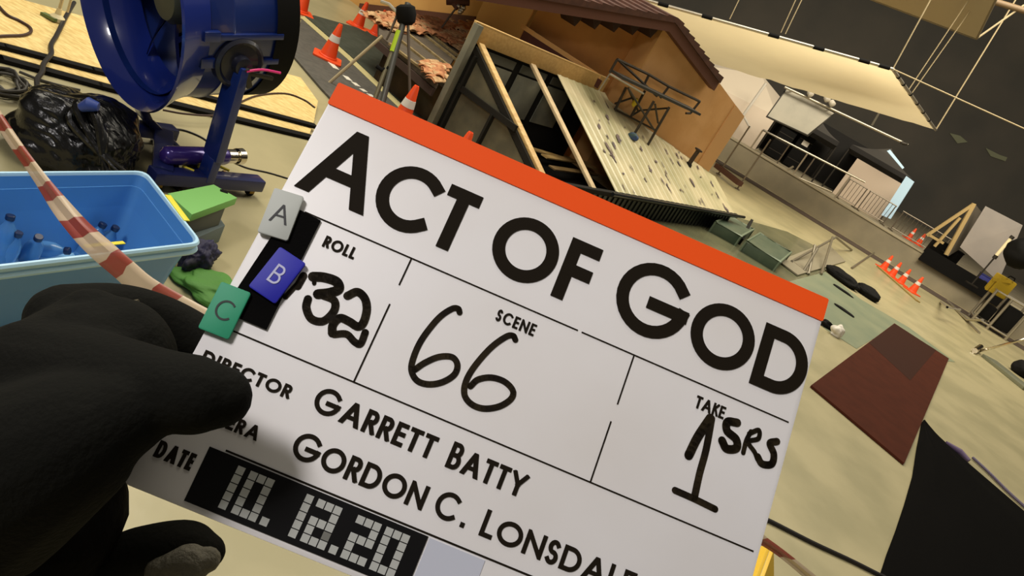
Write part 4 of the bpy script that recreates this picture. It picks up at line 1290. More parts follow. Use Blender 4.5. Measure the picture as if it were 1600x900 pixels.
# ------------------------------------------------------------------ overhead silk on ropes
TL_, TR_ = AT(960, -14, 15), AT(1395, 108, 15)
BR_ = AT(1462, 203, 19)
snrm = (TR_ - TL_).cross(BR_ - TR_).normalized()
BL_ = PL(1050, 80, TL_, snrm)
silk = thing('overhead_silk', 'large cream overhead silk stretched in a tube frame and hung on ropes', 'silk', (TL_ + TR_ + BR_ + BL_) / 4)
M_silk = mat('silk_cream', (226, 204, 150), .9, rgb2=(216, 192, 138), scale=1.2, bump=.15, bscale=2)
mb = MB()
nx, ny = 24, 10
grid = []
for j in range(ny + 1):
    for i in range(nx + 1):
        a = lerp(TL_, TR_, i / nx); b = lerp(BL_, BR_, i / nx)
        p = lerp(a, b, j / ny)
        s_ = math.sin(PI * i / nx) * math.sin(PI * j / ny)
        p = p - UPZ * .05 * s_ + UPZ * .02 * noise.noise(V((i * .6, j * .9, 0)))
        if j == ny: p = p + (b - a).normalized() * .05 * math.sin(i * 1.9)
        grid.append(p)
fs = [(j * (nx + 1) + i, j * (nx + 1) + i + 1, (j + 1) * (nx + 1) + i + 1, (j + 1) * (nx + 1) + i) for j in range(ny) for i in range(nx)]
mb.add(grid, fs)
nt = M_silk.node_tree
bs_ = nt.nodes['Principled BSDF']; tl_ = nt.nodes.new('ShaderNodeBsdfTranslucent'); mx = nt.nodes.new('ShaderNodeMixShader')
tl_.inputs[0].default_value = srgb(236, 220, 180); mx.inputs[0].default_value = .5
nt.links.new(bs_.outputs[0], mx.inputs[1]); nt.links.new(tl_.outputs[0], mx.inputs[2]); nt.links.new(mx.outputs[0], nt.nodes['Material Output'].inputs[0])
o = mb.build('cloth', M_silk, silk); mb = MB(); mb.tube([TL_, TR_], .03, 10); mb.tube([TR_, BR_], .03, 10); mb.build('frame', M_alu, silk)
for t in (.18, .34, .58, .74, .90, .97):
    mb = MB(); c = lerp(TL_, TR_, t); d = (TR_ - TL_).normalized(); mb.tube([c - d * .1, c + d * .1], .038, 10); mb.build('clip', M_black, silk)
mb = MB()
for t in (.1, .2, .35, .5, .65, .8): 
    c = lerp(TR_, BR_, t); d = (BR_ - TR_).normalized(); mb.tube([c - d * .03, c + d * .03], .04, 8)
mb.build('tie', M_black, silk)
def rope(a, b, label, r=.012, m=None):
    mb = MB(); mb.tube([a, b], r, 6)
    return tag(mb.build('rope', m or M_rope, loc=a), label, 'rope')
rope(TR_, AT(1470, -30, 15), 'pale rope rising from the near right corner of the cream silk')
rope(BR_, AT(1605, -30, 19), 'pale rope rising from the far right corner of the cream silk', .016)
q1 = lerp(TR_, BR_, .30); rope(q1, AT(1540, -40, q1.y), 'left of two close ropes rising from the right side of the silk', .010)
q2 = lerp(TR_, BR_, .36); rope(q2, AT(1556, -40, q2.y), 'right of two close ropes rising from the right side of the silk', .010)
rope(TR_, AT(1620, 210, 15.5), 'pale rope running right from the silk corner to the picture edge', .014)
rope(AT(1140, 30, 15), AT(1164, -20, 15), 'short rope above the left part of the silk edge', .010)
rope(AT(1220, 51, 15), AT(1252, -20, 15), 'left of two short ropes above the middle of the silk edge', .010)
rope(AT(1227, 53, 15), AT(1262, -20, 15), 'right of two short ropes above the middle of the silk edge', .010)
# second, grey overhead panel
g1, g2 = AT(1345, -8, 17), AT(1526, 60, 17)
g3 = AT(1575, -40, 15.5)
g4 = g1 + (g3 - g2)
pn = thing('diffusion_frame', 'grey overhead diffusion panel hanging at the top right above the silk', 'panel', (g1 + g2 + g3 + g4) / 4)
nn_ = (g2 - g1).cross(g3 - g2).normalized()
mb = MB(); mb.prism([g1, g2, g3, g4], nn_ * .02); mb.build('cloth', mat('panel_grey', (168, 156, 134), .9), pn)
mb = MB(); mb.tube([g1, g2], .03, 8); mb.tube([g2, g3], .03, 8); mb.build('frame', mat('frame_dull', (120, 110, 92), .5, .4), pn)
rope(g2, AT(1600, 8, 17), 'short rope tying the corner of the grey overhead panel', .02)
mb = MB(); mb.tube([AT(1552, 2, 17), AT(1625, 24, 17)], .06, 10); tag(mb.build('roof_pipe', mat('pipe_brown', (112, 92, 66), .6)), 'brown pipe high up at the top right corner', 'pipe')

# ------------------------------------------------------------------ beyond the tank wall: cloths, tents, rails
def quad_panel(name, pts, y, m, label, cat, t=.04, frame=None):
    P = [AT(px, py, yy) for (px, py), yy in zip(pts, y if isinstance(y, (list, tuple)) else [y] * len(pts))]
    nn = (P[1] - P[0]).cross(P[2] - P[1]).normalized()
    if nn.dot(CP - P[0]) > 0: nn = -nn
    c = sum(P, V((0, 0, 0))) / len(P)
    if frame is None:
        mb = MB(); mb.prism(P, nn * t)
        return tag(mb.build(name, m, smooth=False), label, cat)
    tt = thing(name, label, cat, V((c.x, c.y, min(p.z for p in P))))
    mb = MB(); mb.prism(P, nn * t); mb.build('cloth', m, tt, smooth=False)
    mb = MB(); mb.tube(P, .03, 8, closed=True); mb.build('frame', frame, tt)
    return tt

def drape(name, top, bot, y, m, label, cat, folds=14, amp=.06):
    mb = MB()
    n = 60
    g_ = []
    for j in range(9):
        for i in range(n + 1):
            a = lerp(AT(*top[0], y), AT(*top[1], y), i / n); b = lerp(AT(*bot[0], y), AT(*bot[1], y), i / n)
            p = lerp(a, b, j / 8)
            k = amp * (.3 + j / 8) * math.sin(i / n * folds * PI + .4 * math.sin(j))
            g_.append(p + V((0, k, 0)))
    mb.add(g_, [(j * (n + 1) + i, j * (n + 1) + i + 1, (j + 1) * (n + 1) + i + 1, (j + 1) * (n + 1) + i) for j in range(8) for i in range(n)])
    o = mb.build(name, m)
    so = o.modifiers.new('thickness', 'SOLIDIFY'); so.thickness = .01
    return tag(o, label, cat)
wt = thing('white_tent', 'white pointed tent just right of the orange house, behind the grey bounce panel', 'tent', AT(1180, 262, 22.6))
pk_ = AT(1190, 116, 23.6)
ev = [AT(1030, 92, 22.6), AT(1214, 182, 22.6), AT(1226, 160, 24.4), AT(1040, 72, 24.4)]
mb = MB()
for k in range(4): 
    mb.face([ev[k], ev[(k + 1) % 4], pk_])
mb.build('canopy', mat('tent_white', (222, 208, 186), .85), wt, smooth=False)
mb = MB()
bs = [V((p.x, p.y, .6)) for p in ev]
for k in range(4): mb.face([bs[k], bs[(k + 1) % 4], ev[(k + 1) % 4], ev[k]])
mb.build('side_walls', mat('tent_wall_white', (230, 214, 194), .85), wt, smooth=False)
mb = MB(); mb.tube([AT(1197, 130, 22.2), AT(1158, 185, 22.2), AT(1146, 206, 22.2)], .04, 8); mb.tube([AT(1160, 178, 22.2), AT(1172, 200, 22.2)], .03, 8)
mb.build('pole', M_white, wt)
bounce = quad_panel('bounce_panel', ((1230, 137), (1305, 176), (1262, 212), (1198, 182)), (21, 21, 20.6, 20.6), mat('bounce_grey', (178, 172, 156), .8, rgb2=(160, 156, 142), scale=1.6), 'pale grey bounce panel hung from a pipe under the silk', 'panel', .02, M_steel)
for (a_, b_) in (((1238, 142), (1232, 139.5)), ((1296, 171), (1296, 169))):
    mb = MB(); mb.tube([AT(a_[0], a_[1], 20.95), AT(b_[0], b_[1], 20.8)], .02, 6); mb.build('hanger', M_steel, bounce)
pp = thing('lamp_pipe', 'bright metal pipe with small lamps on it hanging under the silk', 'pipe', AT(1330, 180, 20.8))
mb = MB(); mb.tube([AT(1226, 136, 20.8), AT(1418, 226, 20.8)], .035, 10); mb.build('pipe', M_alu, pp)
for (x, y) in ((1266, 148), (1284, 146), (1292, 156), (1300, 163)):
    mb = MB(); mb.lathe([(.03, -.08), (.07, -.05), (.08, .06), (.05, .08)], AT(x, y - 2, 20.7), (.5, -.6, -.4), 12); mb.build('lamp', mat('lamp_white', (214, 206, 190), .4), pp)
mb = MB(); mb.lathe([(.03, -.08), (.05, 0), (.03, .1)], AT(1412, 224, 20.75), (1, 0, .2), 10); mb.build('clamp', M_steel, pp)
rope(AT(1362, 196, 20.8), AT(1376, 172, 20.8), 'short grey strut between the lamp pipe and the silk', .03, mat('strut_grey', (98, 92, 78), .6))

def gazebo(label, xs, y, z_e, z_p, roofm, valm, wall=None, depth=2.2, side=None):
    """pop-up tent: legs, valance, pyramid roof, optional walls"""
    (xa, pa), (xb, pb) = xs
    A_, B_ = V((xa, y, .6)), V((xb, y + .0, .6))
    A_ = V((xa, pa, .6)); B_ = V((xb, pb, .6))
    d = (B_ - A_).normalized(); bk = V((-d.y, d.x, 0)) * depth
    c4 = [A_, B_, B_ + bk, A_ + bk]
    t = thing('pop_up_tent', label, 'tent', (A_ + B_ + bk) / 2 * 1.0)
    tp = [p + UPZ * (z_e - .6) for p in c4]
    lo = [p - UPZ * .26 for p in tp]
    pk = (tp[0] + tp[2]) / 2; pk.z = z_p
    mb = MB()
    for k in range(4):
        a, b = tp[k], tp[(k + 1) % 4]
        n_ = 8
        # hollow curved roof panels
        prev = None
        for j in range(n_ + 1):
            s_ = j / n_
            zc = lambda p, s: p
            ra, rb = lerp(a, pk, s_), lerp(b, pk, s_)
            dz = -.18 * math.sin(PI * s_) * (z_p - z_e)
            ra = ra + UPZ * dz; rb = rb + UPZ * dz
            if prev: mb.face([prev[0], prev[1], rb, ra])
            prev = (ra, rb)
    mb.build('roof', roofm, t, smooth=True)
    mb = MB()
    for k in range(4): mb.prism([lo[k], lo[(k + 1) % 4], tp[(k + 1) % 4], tp[k]], V((0, .012, 0)))
    mb.build('valance', valm, t)
    for p, q in zip(c4, lo):
        mb = MB(); mb.tube([p, q + UPZ * .1], .025, 8); mb.build('leg', M_steel, t)
    if wall:
        mb = MB()
        a, b = c4[0] + d * .35, c4[1] - d * .02
        mb.prism([a, b, V((b.x, b.y, lo[1].z)), V((a.x, a.y, lo[0].z))], bk.normalized() * .012); mb.build('front_wall', wall, t)
        mb = MB(); mb.prism([c4[0] + bk, c4[1] + bk, lo[2], lo[3]], bk.normalized() * .012); mb.build('rear_wall', valm, t)
    if side:
        mb = MB(); mb.prism([c4[1] + d * .012, c4[2] + d * .012, lo[2] + d * .012, lo[1] + d * .012], d * .012); mb.build('side_wall', side, t)
        mb = MB()
        mb.prism([tp[1] + d * .02 + UPZ * .02, lerp(tp[1], pk, .55) + UPZ * .02 + d * .02, lerp(tp[1], pk, .5) + UPZ * .08 + d * .06, tp[1] + UPZ * .03 + d * .08], bk.normalized() * .25)
        mb.build('roof_edge', side, t)
    return t
M_tent = mat('tent_grey_roof', (88, 84, 78), .8)
M_tentd = mat('tent_dark', (44, 40, 36), .85)
tent_w = gazebo('dark pop-up tent with a white front wall, on the deck', ((6.55, 23.4), (8.35, 22.8)), 23, 2.05, 2.5, M_tent, M_tentd, mat('tent_front_white', (206, 188, 168), .85, bump=.2, bscale=3), 1.9)
quad_panel('added_glow_screen', ((1377, 336), (1416, 275), (1428, 284), (1391, 342)), (22.2, 22.2, 22.0, 22.0), mat('added_glow_white', (190, 218, 232), .7, emit=.4), 'narrow white screen, bluish lit look added as glow, right of the white fronted tent', 'screen', .03)  # emission put in for daylight falling on a plain white panel
mb = MB(); mb.prism([AT(x, y, yy) for x, y, yy in ((1386, 236, 22.6), (1391, 234, 22.6), (1413, 262, 22.4), (1410, 264, 22.4))], (0, .03, 0)); tag(mb.build('edge_added_glow', MATS['added_glow_screen'] if 'added_glow_screen' in MATS else MATS['added_glow_white'], tent_w), 'bluish white roof edge, lit look added as glow')  # emissive strip adds the lit look of the roof edge
gazebo('black pop-up tent left of the white fronted one, dark inside with stacked gear', ((4.25, 23.2), (6.05, 22.8)), 23, 1.92, 2.3, M_tent, M_tentd, None, 1.9)
f = MB()
bq = [AT(1188, 190, 24.9), AT(1310, 250, 24.9)]
f.prism([V((bq[0].x - .6, 25.2, .6)), V((bq[1].x + 1.0, 25.0, .6)), V((bq[1].x + 1.0, 25.0, 2.2)), V((bq[0].x - .6, 25.2, 2.2))], V((0, .03, 0)))
tag(f.build('black_curtain', mat('curtain_black', (36, 34, 32), .9)), 'black curtain behind the gear inside the black tent', 'curtain')
for k, (x, y_, w_, h_, lab) in enumerate(((4.75, 23.4, .5, .9, 'tall black equipment case standing under the black tent, left'), (5.35, 23.5, .45, 1.05, 'tall black equipment case with a white label under the black tent, right'))):
    t = thing('equipment_case', lab, 'case', (x, y_, .6))
    mb = MB(); mb.box((x, y_, .6 + h_ / 2 + .03), (w_, .5, h_)); mb.build('shell', M_black, t, bevel=.02)
    for zz in (.25, .6, .85):
        mb = MB(); mb.box((x, y_ - .253, .6 + h_ * zz), (w_ - .04, .012, .02)); mb.build('trim', M_steel, t)
    mb = MB()
    for sx in (-1, 1):
        for sy in (-1, 1): mb.lathe([(.03, -.015), (.03, .015)], (x + sx * w_ * .4, y_ + sy * .2, .73), (1, 0, 0), 10)
    mb.build('casters', M_steel, t)
    if k:
        mb = MB(); mb.box((x + .02, y_ - .256, .6 + h_ * .78), (.20, .008, .14)); tag(mb.build('sign', mat('sign_white', (222, 214, 200), .6), t), 'white paper sign')
# crowd barriers by the tents
def barrier(a, b, z0, h, label, n=7):
    a, b = V(a), V(b)
    a.z = b.z = z0
    t = thing('crowd_barrier', label, 'barrier', (a + b) / 2)
    mb = MB(); u = UPZ * h; d = (b - a)
    mb.tube(smoothpts([a + u * .12, a + u * .92, a + d * .06 + u, b - d * .06 + u, b + u * .92, b + u * .12], 3), .016, 8); mb.tube([a + u * .14, b + u * .14], .014, 8)
    mb.build('frame', mat('barrier_steel', (126, 116, 102), .4, .6), t)
    mb = MB()
    for k in range(1, n): mb.tube([a + d * k / n + u * .14, a + d * k / n + u], .008, 6)
    mb.build('bars', mat('barrier_steel', ()), t)
    for p in (a, b):
        mb = MB(); mb.bar(p + V((0, -.2, .015)), p + V((0, .2, .015)), .03, .03); mb.tube([p + UPZ * .02, p + u * .14], .014, 8); mb.build('foot', mat('barrier_steel', ()), t)
barrier((6.75, 22.2, 0), (7.25, 22.05, 0), .6, .62, 'narrow steel crowd barrier in front of the white tent wall, left one', 5)
barrier((7.35, 22.0, 0), (8.1, 21.8, 0), .6, .62, 'steel crowd barrier in front of the white tent wall, middle one', 8)
barrier((8.3, 21.6, 0), (9.6, 21.2, 0), .6, .6, 'long steel crowd barrier on the deck right of the tents', 12)
# guard rail on the tank wall
gr_ = thing('guard_rail', 'long white tube guard rail standing along the top of the tank wall', 'railing', WP(1.5, .2, .66))
def WAT(px, py):                              # point on the vertical plane just over the wall
    return PL(px, py, WP(0, .16, 0), WN)
ra, rb = WAT(1118, 222), WAT(1300, 300)
ta, tb = WAT(1192, 203), WAT(1352, 285)
mb = MB(); mb.tube([ra, rb], .026, 8); mb.build('lower_tube', M_alu, gr_)
mb = MB(); mb.tube([ta, tb], .026, 8); mb.build('upper_tube', M_alu, gr_)
mb = MB(); mb.tube([WAT(1252, 268), WAT(1238, 250)], .03, 8) if False else None
for px, py, px2, py2 in ((1192, 203, 1170, 242), (1262, 240, 1242, 275), (1330, 274, 1306, 318)):
    mb = MB(); a, b = WAT(px, py), WAT(px2, py2); b = V((a.x, a.y, .66)); mb.tube([a, b], .022, 8); mb.build('post', M_alu, gr_)
mb = MB(); mb.tube([WAT(1158, 240), WAT(1186, 233)], .025, 8); mb.tube([WAT(1222, 270), WAT(1240, 260)], .025, 8); mb.build('bracket_or_eave_shadow', M_alu, gr_)
# hung trough on two tubes in front of the wall
def hung(xa, xb, y, label, a2=None):
    A_, B_ = G(*xa), G(*xb)
    t = thing('hung_trough', label, 'trough', (A_ + B_) / 2)
    d = (B_ - A_).normalized(); sd = V((-d.y, d.x, 0))
    z = .12
    mb = MB(); L = (B_ - A_).length
    mb.box((A_ + B_) / 2 + UPZ * (z), (L, .16, .05), (d, sd, UPZ)); mb.box((A_ + B_) / 2 + UPZ * (z + .05) + sd * .07, (L, .02, .06), (d, sd, UPZ)); mb.box((A_ + B_) / 2 + UPZ * (z + .05) - sd * .07, (L, .02, .06), (d, sd, UPZ))
    for e_ in (-1, 1): mb.box((A_ + B_) / 2 + UPZ * (z + .05) + d * e_ * (L / 2 - .01), (.02, .14, .06), (d, sd, UPZ))
    mb.build('tray', mat('trough_rust', (86, 54, 40), .8), t)
    for e_ in (.08, .92):
        p = lerp(A_, B_, e_)
        mb = MB(); mb.tube([p + UPZ * .02 + sd * .09, p + UPZ * 1.25 + sd * .09], .018, 8); mb.build('hanger', mat('barrier_steel', ()), t)
        mb = MB(); mb.lathe([(.06, 0), (.06, .02), (.02, .03)], p + sd * .09, UPZ, 12); mb.build('foot', mat('barrier_steel', ()), t)
hung((1188, 285), (1232, 312), 0, 'rusty brown trough hung low on two steel tubes before the tank wall')
hung((1115, 268), (1150, 296), 0, 'dark trough with a white edge on steel tubes beside the house corner')

# ------------------------------------------------------------------ right hand gear beyond the wall
ff = thing('flat_brace', 'raw timber flat with diagonal braces standing on the deck left of the white board', 'flat', AT(1470, 392, 19.6))
fy = 19.4
mb = MB(); mb.bar(AT(1478, 398, fy), AT(1522, 318, fy), .09, .06, V((0, 1, 0))); mb.bar(AT(1448, 368, fy), AT(1520, 320, fy), .07, .05, V((0, 1, 0))); mb.bar(AT(1460, 385, fy), AT(1500, 340, fy), .06, .05, V((0, 1, 0))); mb.bar(AT(1450, 366, fy), AT(1474, 380, fy), .06, .05, V((0, 1, 0)))
mb.build('brace', mat('timber_dim', (190, 164, 112), .6), ff)
mb = MB(); P = [AT(1480, 400, fy + .1), AT(1524, 320, fy + .1), AT(1532, 330, fy + .5), AT(1500, 388, fy + .5)]; mb.prism(P, V((.03, .02, 0))); mb.build('sheet', mat('sheet_grey', (112, 104, 92), .8), ff)
quad_panel('white_board', ((1500, 386), (1540, 322), (1598, 352), (1560, 440)), (19.4, 19.4, 19.2, 19.2), mat('board_white_dull', (168, 160, 154), .8, rgb2=(156, 150, 146), scale=1.5), 'plain grey white board standing upright on the deck at the right edge', 'board', .03)
def crate(c, size, m, label, cat, name, rz=-.28, parts=True):
    c = V(c)
    X = V((math.cos(rz), math.sin(rz), 0)); Y = V((-X.y, X.x, 0))
    t = thing(name, label, cat, c)
    mb = MB(); mb.box(c + UPZ * size[2] * .46, (size[0], size[1], size[2] * .92), (X, Y, UPZ)); mb.build('body', m, t, bevel=.012)
    mb = MB(); mb.box(c + UPZ * size[2] * .955, (size[0] + .02, size[1] + .02, size[2] * .07), (X, Y, UPZ)); mb.build('lid', m, t, bevel=.006)
    mb = MB(); mb.box(c + UPZ * size[2] * .6 - Y * (size[1] / 2 + .008), (size[0] * .25, .016, .03), (X, Y, UPZ)); mb.build('handle', M_steel, t)
    return t
p = WP(5.9, .9, .6)
crate(p, (.75, .5, .5), M_black, 'black equipment box on the deck in front of the timber flat', 'box', 'equipment_box')
mb = MB(); mb.prism([WP(5.4, -.01, .45), WP(7.6, -.01, .45), WP(7.6, -.01, .815), WP(5.4, -.01, .815)], WN * .05)
tag(mb.build('black_strip', M_black), 'long black cloth strip hanging over the tank wall edge at the right', 'cloth')
q = AT(1545, 418, 18.2); crate((AT(1545, 430, 19.4).x, 19.4, .6), (.34, .3, .34), mat('bin_blue', (52, 56, 130), .5), 'small blue bin on the deck near the right edge', 'bin', 'storage_bin')
q = AT(1582, 425, 18.0)
yb = thing('yellow_case', 'bright yellow tool case and frame on the deck at the right edge', 'case', (q.x, 18.0, .6))
mb = MB(); mb.box((q.x, 18.0, .95), (.4, .3, .45)); mb.build('body', mat('case_yellow', (190, 160, 40), .5), yb, bevel=.03)
mb = MB(); mb.bar((q.x - .3, 17.9, 1.0), (q.x + .05, 17.85, 1.15), .05, .08); mb.bar((q.x - .25, 17.9, .72), (q.x - .25, 17.9, 1.05), .05, .05, V((0, 1, 0))); mb.build('frame', mat('case_yellow', ()), yb)
mb = MB(); mb.tube([(q.x - .08, 17.84, 1.19), (q.x - .06, 17.84, 1.25), (q.x + .06, 17.84, 1.25), (q.x + .08, 17.84, 1.19)], .015, 8); mb.build('handle', M_black, yb)
fl_ = AT(1558, 408, 18.6)
fl_ = AT(1556, 400, 18.7)
lt = thing('work_tube', 'short lit fluorescent tube lamp leaning against the white board', 'lamp', V((fl_.x, fl_.y, .6)))
mb = MB(); mb.tube([AT(1556, 400, 18.7), AT(1580, 372, 18.7)], .04, 10); mb.build('tube', mat('tube_lit', (232, 214, 168), .4, emit=.25), lt)
mb = MB(); mb.tube([V((fl_.x, fl_.y, .6)), fl_], .02, 8); mb.bar((fl_.x - .15, fl_.y, .615), (fl_.x + .15, fl_.y, .615), .1, .03); mb.build('stand', M_steel, lt)
mb = MB(); mb.tube([AT(1553, 404, 18.7), AT(1557, 399, 18.7)], .05, 10); mb.tube([AT(1579, 373, 18.7), AT(1583, 369, 18.7)], .05, 10); mb.build('end_cap', M_steel, lt)
blob('black_bag', AT(1594, 400, 17.4) - UPZ * .3, (.35, .3, .35), 'black bag hanging at the right edge above the yellow case', 'bag', M_black, sub=4, flat=False, seed=6)

# frame carts and steel pieces on the floor at the right edge
cz = G(1518, 500)
ct = thing('equipment_cart', 'steel frame cart with black cases on the floor at the right edge', 'cart', cz)
X = WD; Y = -WN
mb = MB()
for a in (0, .36, .8):
    for b in (0, .5):
        mb.tube([cz + X * a + Y * b, cz + X * a + Y * b + UPZ * .85], .032, 8)
for z in (.10, .85):
    mb.tube([cz + UPZ * z, cz + X * .8 + UPZ * z], .022, 8); mb.tube([cz + Y * .5 + UPZ * z, cz + X * .8 + Y * .5 + UPZ * z], .022, 8); mb.tube([cz + UPZ * z, cz + Y * .5 + UPZ * z], .022, 8); mb.tube([cz + X * .8 + UPZ * z, cz + X * .8 + Y * .5 + UPZ * z], .022, 8)
mb.build('frame', M_alu, ct)
mb = MB(); mb.box(cz + X * .58 + Y * .25 + UPZ * .42, (.38, .4, .56), (X, Y, UPZ)); mb.build('case', M_black, ct, bevel=.02)
mb = MB(); mb.box(cz + X * .18 + Y * .3 + UPZ * .32, (.26, .3, .34), (X, Y, UPZ)); mb.build('case', M_black, ct, bevel=.02)
mb = MB(); mb.tube([G(1490, 480, .02), G(1512, 500, .05), G(1535, 500, .3)], .03, 8); mb.tube([G(1480, 470, .02), G(1530, 520, .02)], .03, 8); mb.tube([G(1470, 472, .02), G(1480, 480, .3), G(1500, 484, .3)], .025, 8)
tag(mb.build('bent_frame', M_alu), 'bent grey tube frame lying on the floor left of the cart', 'frame')
mb = MB(); yc_ = G(1526, 550, .03).y
mb.tube([G(1530, 549, .03), AT(1560, 541, yc_ - .1), AT(1600, 530, yc_ - .2), AT(1640, 520, yc_ - .3)], .022, 8)
tag(mb.build('chrome_stand', mat('chrome', (205, 196, 180))), 'shiny chrome arm sticking in from the right edge', 'arm')
mb = MB(); mb.bar(G(1545, 560, .03), G(1610, 612, .03), .35, .06); tag(mb.build('channel_bar', mat('steel_green', (132, 134, 112), .4, .4), bevel=.01), 'flat grey steel channel lying along the right edge', 'bar')
mb = MB(); mb.tube([G(1523, 548, .05), G(1532, 542, .09)], .05, 10); tag(mb.build('chrome_clamp', mat('chrome', ())), 'small shining clamp on the floor left of the chrome arm', 'clamp')
blob('dark_bag', G(1592, 585), (.2, .2, .16), 'dark bag on the floor under the chrome arm', 'bag', M_black, sub=4, seed=9)

# brown mat and bits on the right hand floor
mb = MB(); mb.prism([G(x, y) + UPZ * .004 for x, y in ((1265, 605), (1396, 507), (1481, 562), (1410, 727))], (0, 0, .02))
mb.cur = 1
mb.prism([G(x, y) + UPZ * .0245 for x, y in ((1356, 538), (1396, 508), (1461, 549), (1420, 597))], (0, 0, .001))
tag(mb.build('brown_mat', [mat('mat_brown', (74, 36, 23), .9, rgb2=(68, 33, 21), scale=6, spec=.1), mat('mat_damp', (54, 30, 21), .8, spec=.1)], smooth=False), 'long dark brown mat lying on the floor right of the slate', 'mat')
mb = MB(); a = G(1372, 418); b = G(1434, 472); mb.bar(a, b, .10, .05); tag(mb.build('floor_timber', mat('timber_olive', (150, 128, 72), .8)), 'long timber on the floor in front of the row of cones', 'timber')
blob('black_roll', G(1312, 438), (.36, .18, .10), 'long black cloth roll on the floor before the row of cones, left piece', 'cloth', M_black, sub=5, seed=12).rotation_euler = (0, 0, -.9)
blob('black_roll', G(1351, 461), (.24, .19, .10), 'shorter black cloth bundle on the floor before the row of cones, right piece', 'cloth', M_black, sub=5, seed=15).rotation_euler = (0, 0, -.9)
for k, (px, py, s_) in enumerate(((1316, 455, .18), (1318, 486, .16))):
    blob('cloth_scrap', G(px, py), (s_, .05, .02), ('thin black scrap on the green floor below the black roll', 'thin dark scrap on the green floor above the white paper')[k], 'scrap', M_black, sub=4, seed=20 + k).rotation_euler = (0, 0, -.5)
pp_ = thing('crumpled_paper', 'white crumpled paper cup with black tape at the right corner of the slate', 'paper', G(1302, 525))
blob('paper', G(1303, 524), (.075, .06, .08), None, None, M_white, parent=pp_, sub=4, seed=31, amp=.4)
blob('tape', G(1296, 516) + V((-.05, .02, 0)), (.09, .045, .05), None, None, M_black, parent=pp_, sub=4, seed=32, amp=.5)
mb = MB(); mb.tube(smoothpts([G(1520, 715, .02), G(1545, 738, .02), G(1575, 768, .02), G(1610, 800, .02)], 6), .014, 8)
tag(mb.build('cable', mat('cable_purple', (70, 56, 84), .5)), 'purple grey cable on the floor behind the black drape', 'cable')
mb = MB(); mb.tube([G(1478, 692, .03), G(1500, 706, .03), G(1514, 720, .02)], [.02, .03, .02], 10)
tag(mb.build('cloth_scrap', mat('scrap_purple', (98, 80, 112), .5)), 'purple grey scrap beside the black drape on the shiny floor', 'scrap')

# black cloth heaped on the floor at the bottom right
Lp = [(1440, 660), (1432, 700), (1425, 745), (1412, 790), (1398, 832), (1385, 866), (1374, 900), (1360, 960), (1330, 1060)]
Rp = [(1442, 659), (1470, 684), (1500, 712), (1535, 742), (1570, 772), (1600, 798), (1660, 850), (1740, 930), (1850, 1040)]
mb = MB()
n_ = 36
g_ = []
for j in range(len(Lp)):
    for i in range(n_ + 1):
        t = i / n_
        k = j / (len(Lp) - 1)
        p = lerp(G(*Lp[j], .012), G(*Rp[j], .012), t)
        e_ = min(1, 5 * t * (1 - t))
        p = p + UPZ * (e_ * (.03 + .10 * k + .03 * noise.noise(V((t * 5, k * 6, 1)))))
        g_.append(p)
mb.add(g_, [(j * (n_ + 1) + i, j * (n_ + 1) + i + 1, (j + 1) * (n_ + 1) + i + 1, (j + 1) * (n_ + 1) + i) for j in range(len(Lp) - 1) for i in range(n_)])
o = mb.build('black_drape', mat('duvetyn', (12, 11, 10), .95, spec=.04)); so = o.modifiers.new('thickness', 'SOLIDIFY'); so.thickness = .01; so.offset = -1
tag(o, 'big plain black cloth spread on the floor at the bottom right corner', 'cloth')

# yellow folding floor sign
yt = G(1204, 856, .62)
ys = thing('floor_sign', 'yellow folded floor sign at the bottom edge right of the slate', 'sign', V((yt.x, yt.y, 0)))
yx = V((.82, -.3, 0)).normalized(); yyv = V((-yx.y, yx.x, 0))
yg = V((yt.x, yt.y, 0))
for sgn in (-1, 1):
    mb = MB()
    mb.prism([yt, yt - yyv * .30, yg - yyv * .34 + yx * sgn * .42, yg + yyv * .04 + yx * sgn * .42], yx * sgn * .012 + UPZ * .002)
    mb.build('leaf', mat('sign_yellow', (236, 192, 54), .5), ys, bevel=.002)

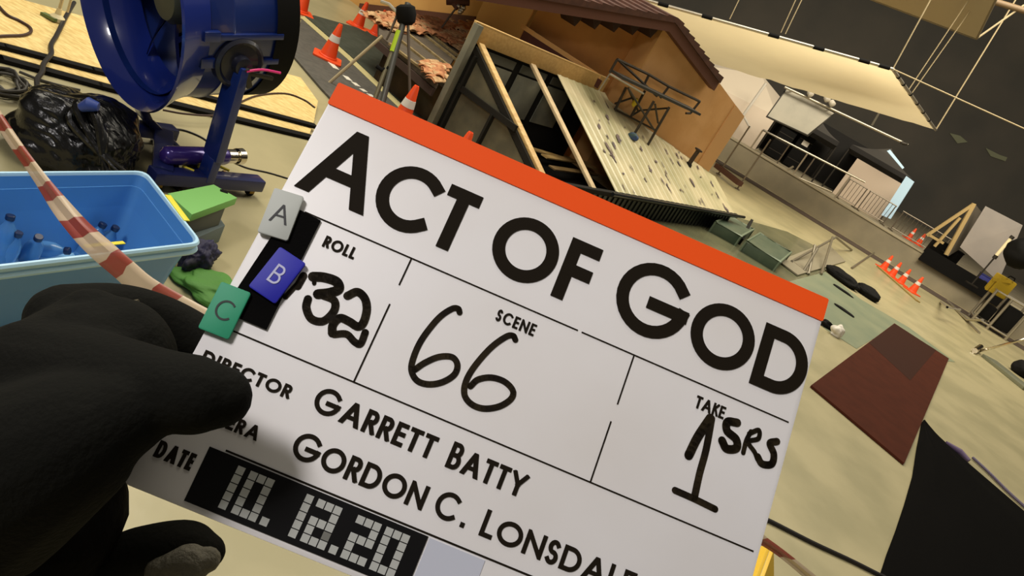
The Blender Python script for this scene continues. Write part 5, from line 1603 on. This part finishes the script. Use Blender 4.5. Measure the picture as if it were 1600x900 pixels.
# pond crates and low ramp by the shed
def tank(pts, h, label):
    P = [G(*p) for p in pts]
    c = sum(P, V((0, 0, 0))) / len(P)
    t = thing('green_crate', label, 'crate', c)
    mb = MB(); mb.prism(P, (0, 0, h)); mb.build('body', mat('crate_green', (84, 98, 78), .4, rgb2=(72, 88, 70), scale=6), t, bevel=.01)
    mb = MB(); Q = [p + UPZ * h for p in P]; mb.tube(Q, .018, 8, closed=True)
    for p in P: mb.tube([p, p + UPZ * h], .016, 8)
    mb.build('edge_frame', mat('crate_edge', (108, 122, 98), .5), t)
    return t
tank([(1108, 362), (1148, 384), (1168, 372), (1130, 350)], .16, 'low dark green crate on the wet floor just right of the lean-to front')
tank([(1156, 392), (1208, 424), (1226, 408), (1178, 378)], .16, 'low dark green crate on the wet floor above the slate edge, right one')
mb = MB(); mb.prism([V(G(1150, 380)) , G(1156, 383), G(1172, 352, .12), G(1168, 350, .12)], (0, 0, .10)); tag(mb.build('dark_fin', M_frame), 'dark upright fin between the two green crates', 'board')
rp = thing('ramp_frame', 'grey steel tube ramp frame on the floor between the green crates and the cones', 'frame', G(1270, 405))
mb = MB()
zt = .35
a1, a2, a3, a4 = G(1236, 410), G(1262, 430), G(1318, 396), G(1368, 394)
for p, q in ((a1, G(1305, 372, zt)), (a2, a1), (a2, G(1272, 385, zt)), (a1, G(1236, 410, 0.02)), (G(1305, 372, zt), G(1330, 392, 0)), (G(1330, 420), a4), (G(1282, 430), G(1300, 372, zt)), (G(1255, 425), G(1276, 390, zt))):
    mb.tube([p + UPZ * .02, q + UPZ * .02], .022, 8)
mb.build('tubes', mat('ramp_steel', (128, 120, 102), .45, .5), rp)
mb = MB(); mb.prism([G(1215, 410) + UPZ * .01, G(1245, 432) + UPZ * .01, G(1320, 410) + UPZ * .01, G(1290, 380) + UPZ * .01], (0, 0, .02)); mb.build('plate', mat('ramp_plate', (136, 128, 106), .6), rp)

# pale torn patches on the far wall
for k, pts in enumerate((((1484, 208), (1500, 212), (1512, 222), (1496, 224)), ((1540, 231), (1562, 242), (1574, 246), (1571, 252), (1548, 244)))):
    P = [AT(x, y, 39.75) for x, y in pts]
    mb = MB(); mb.prism(P, (0, .03, 0))
    tag(mb.build('wall_patch', mat('patch_green', (176, 180, 148), .9)), ('pale torn patch on the dark far wall, left of two', 'pale torn patch on the dark far wall, right of two')[k], 'patch')
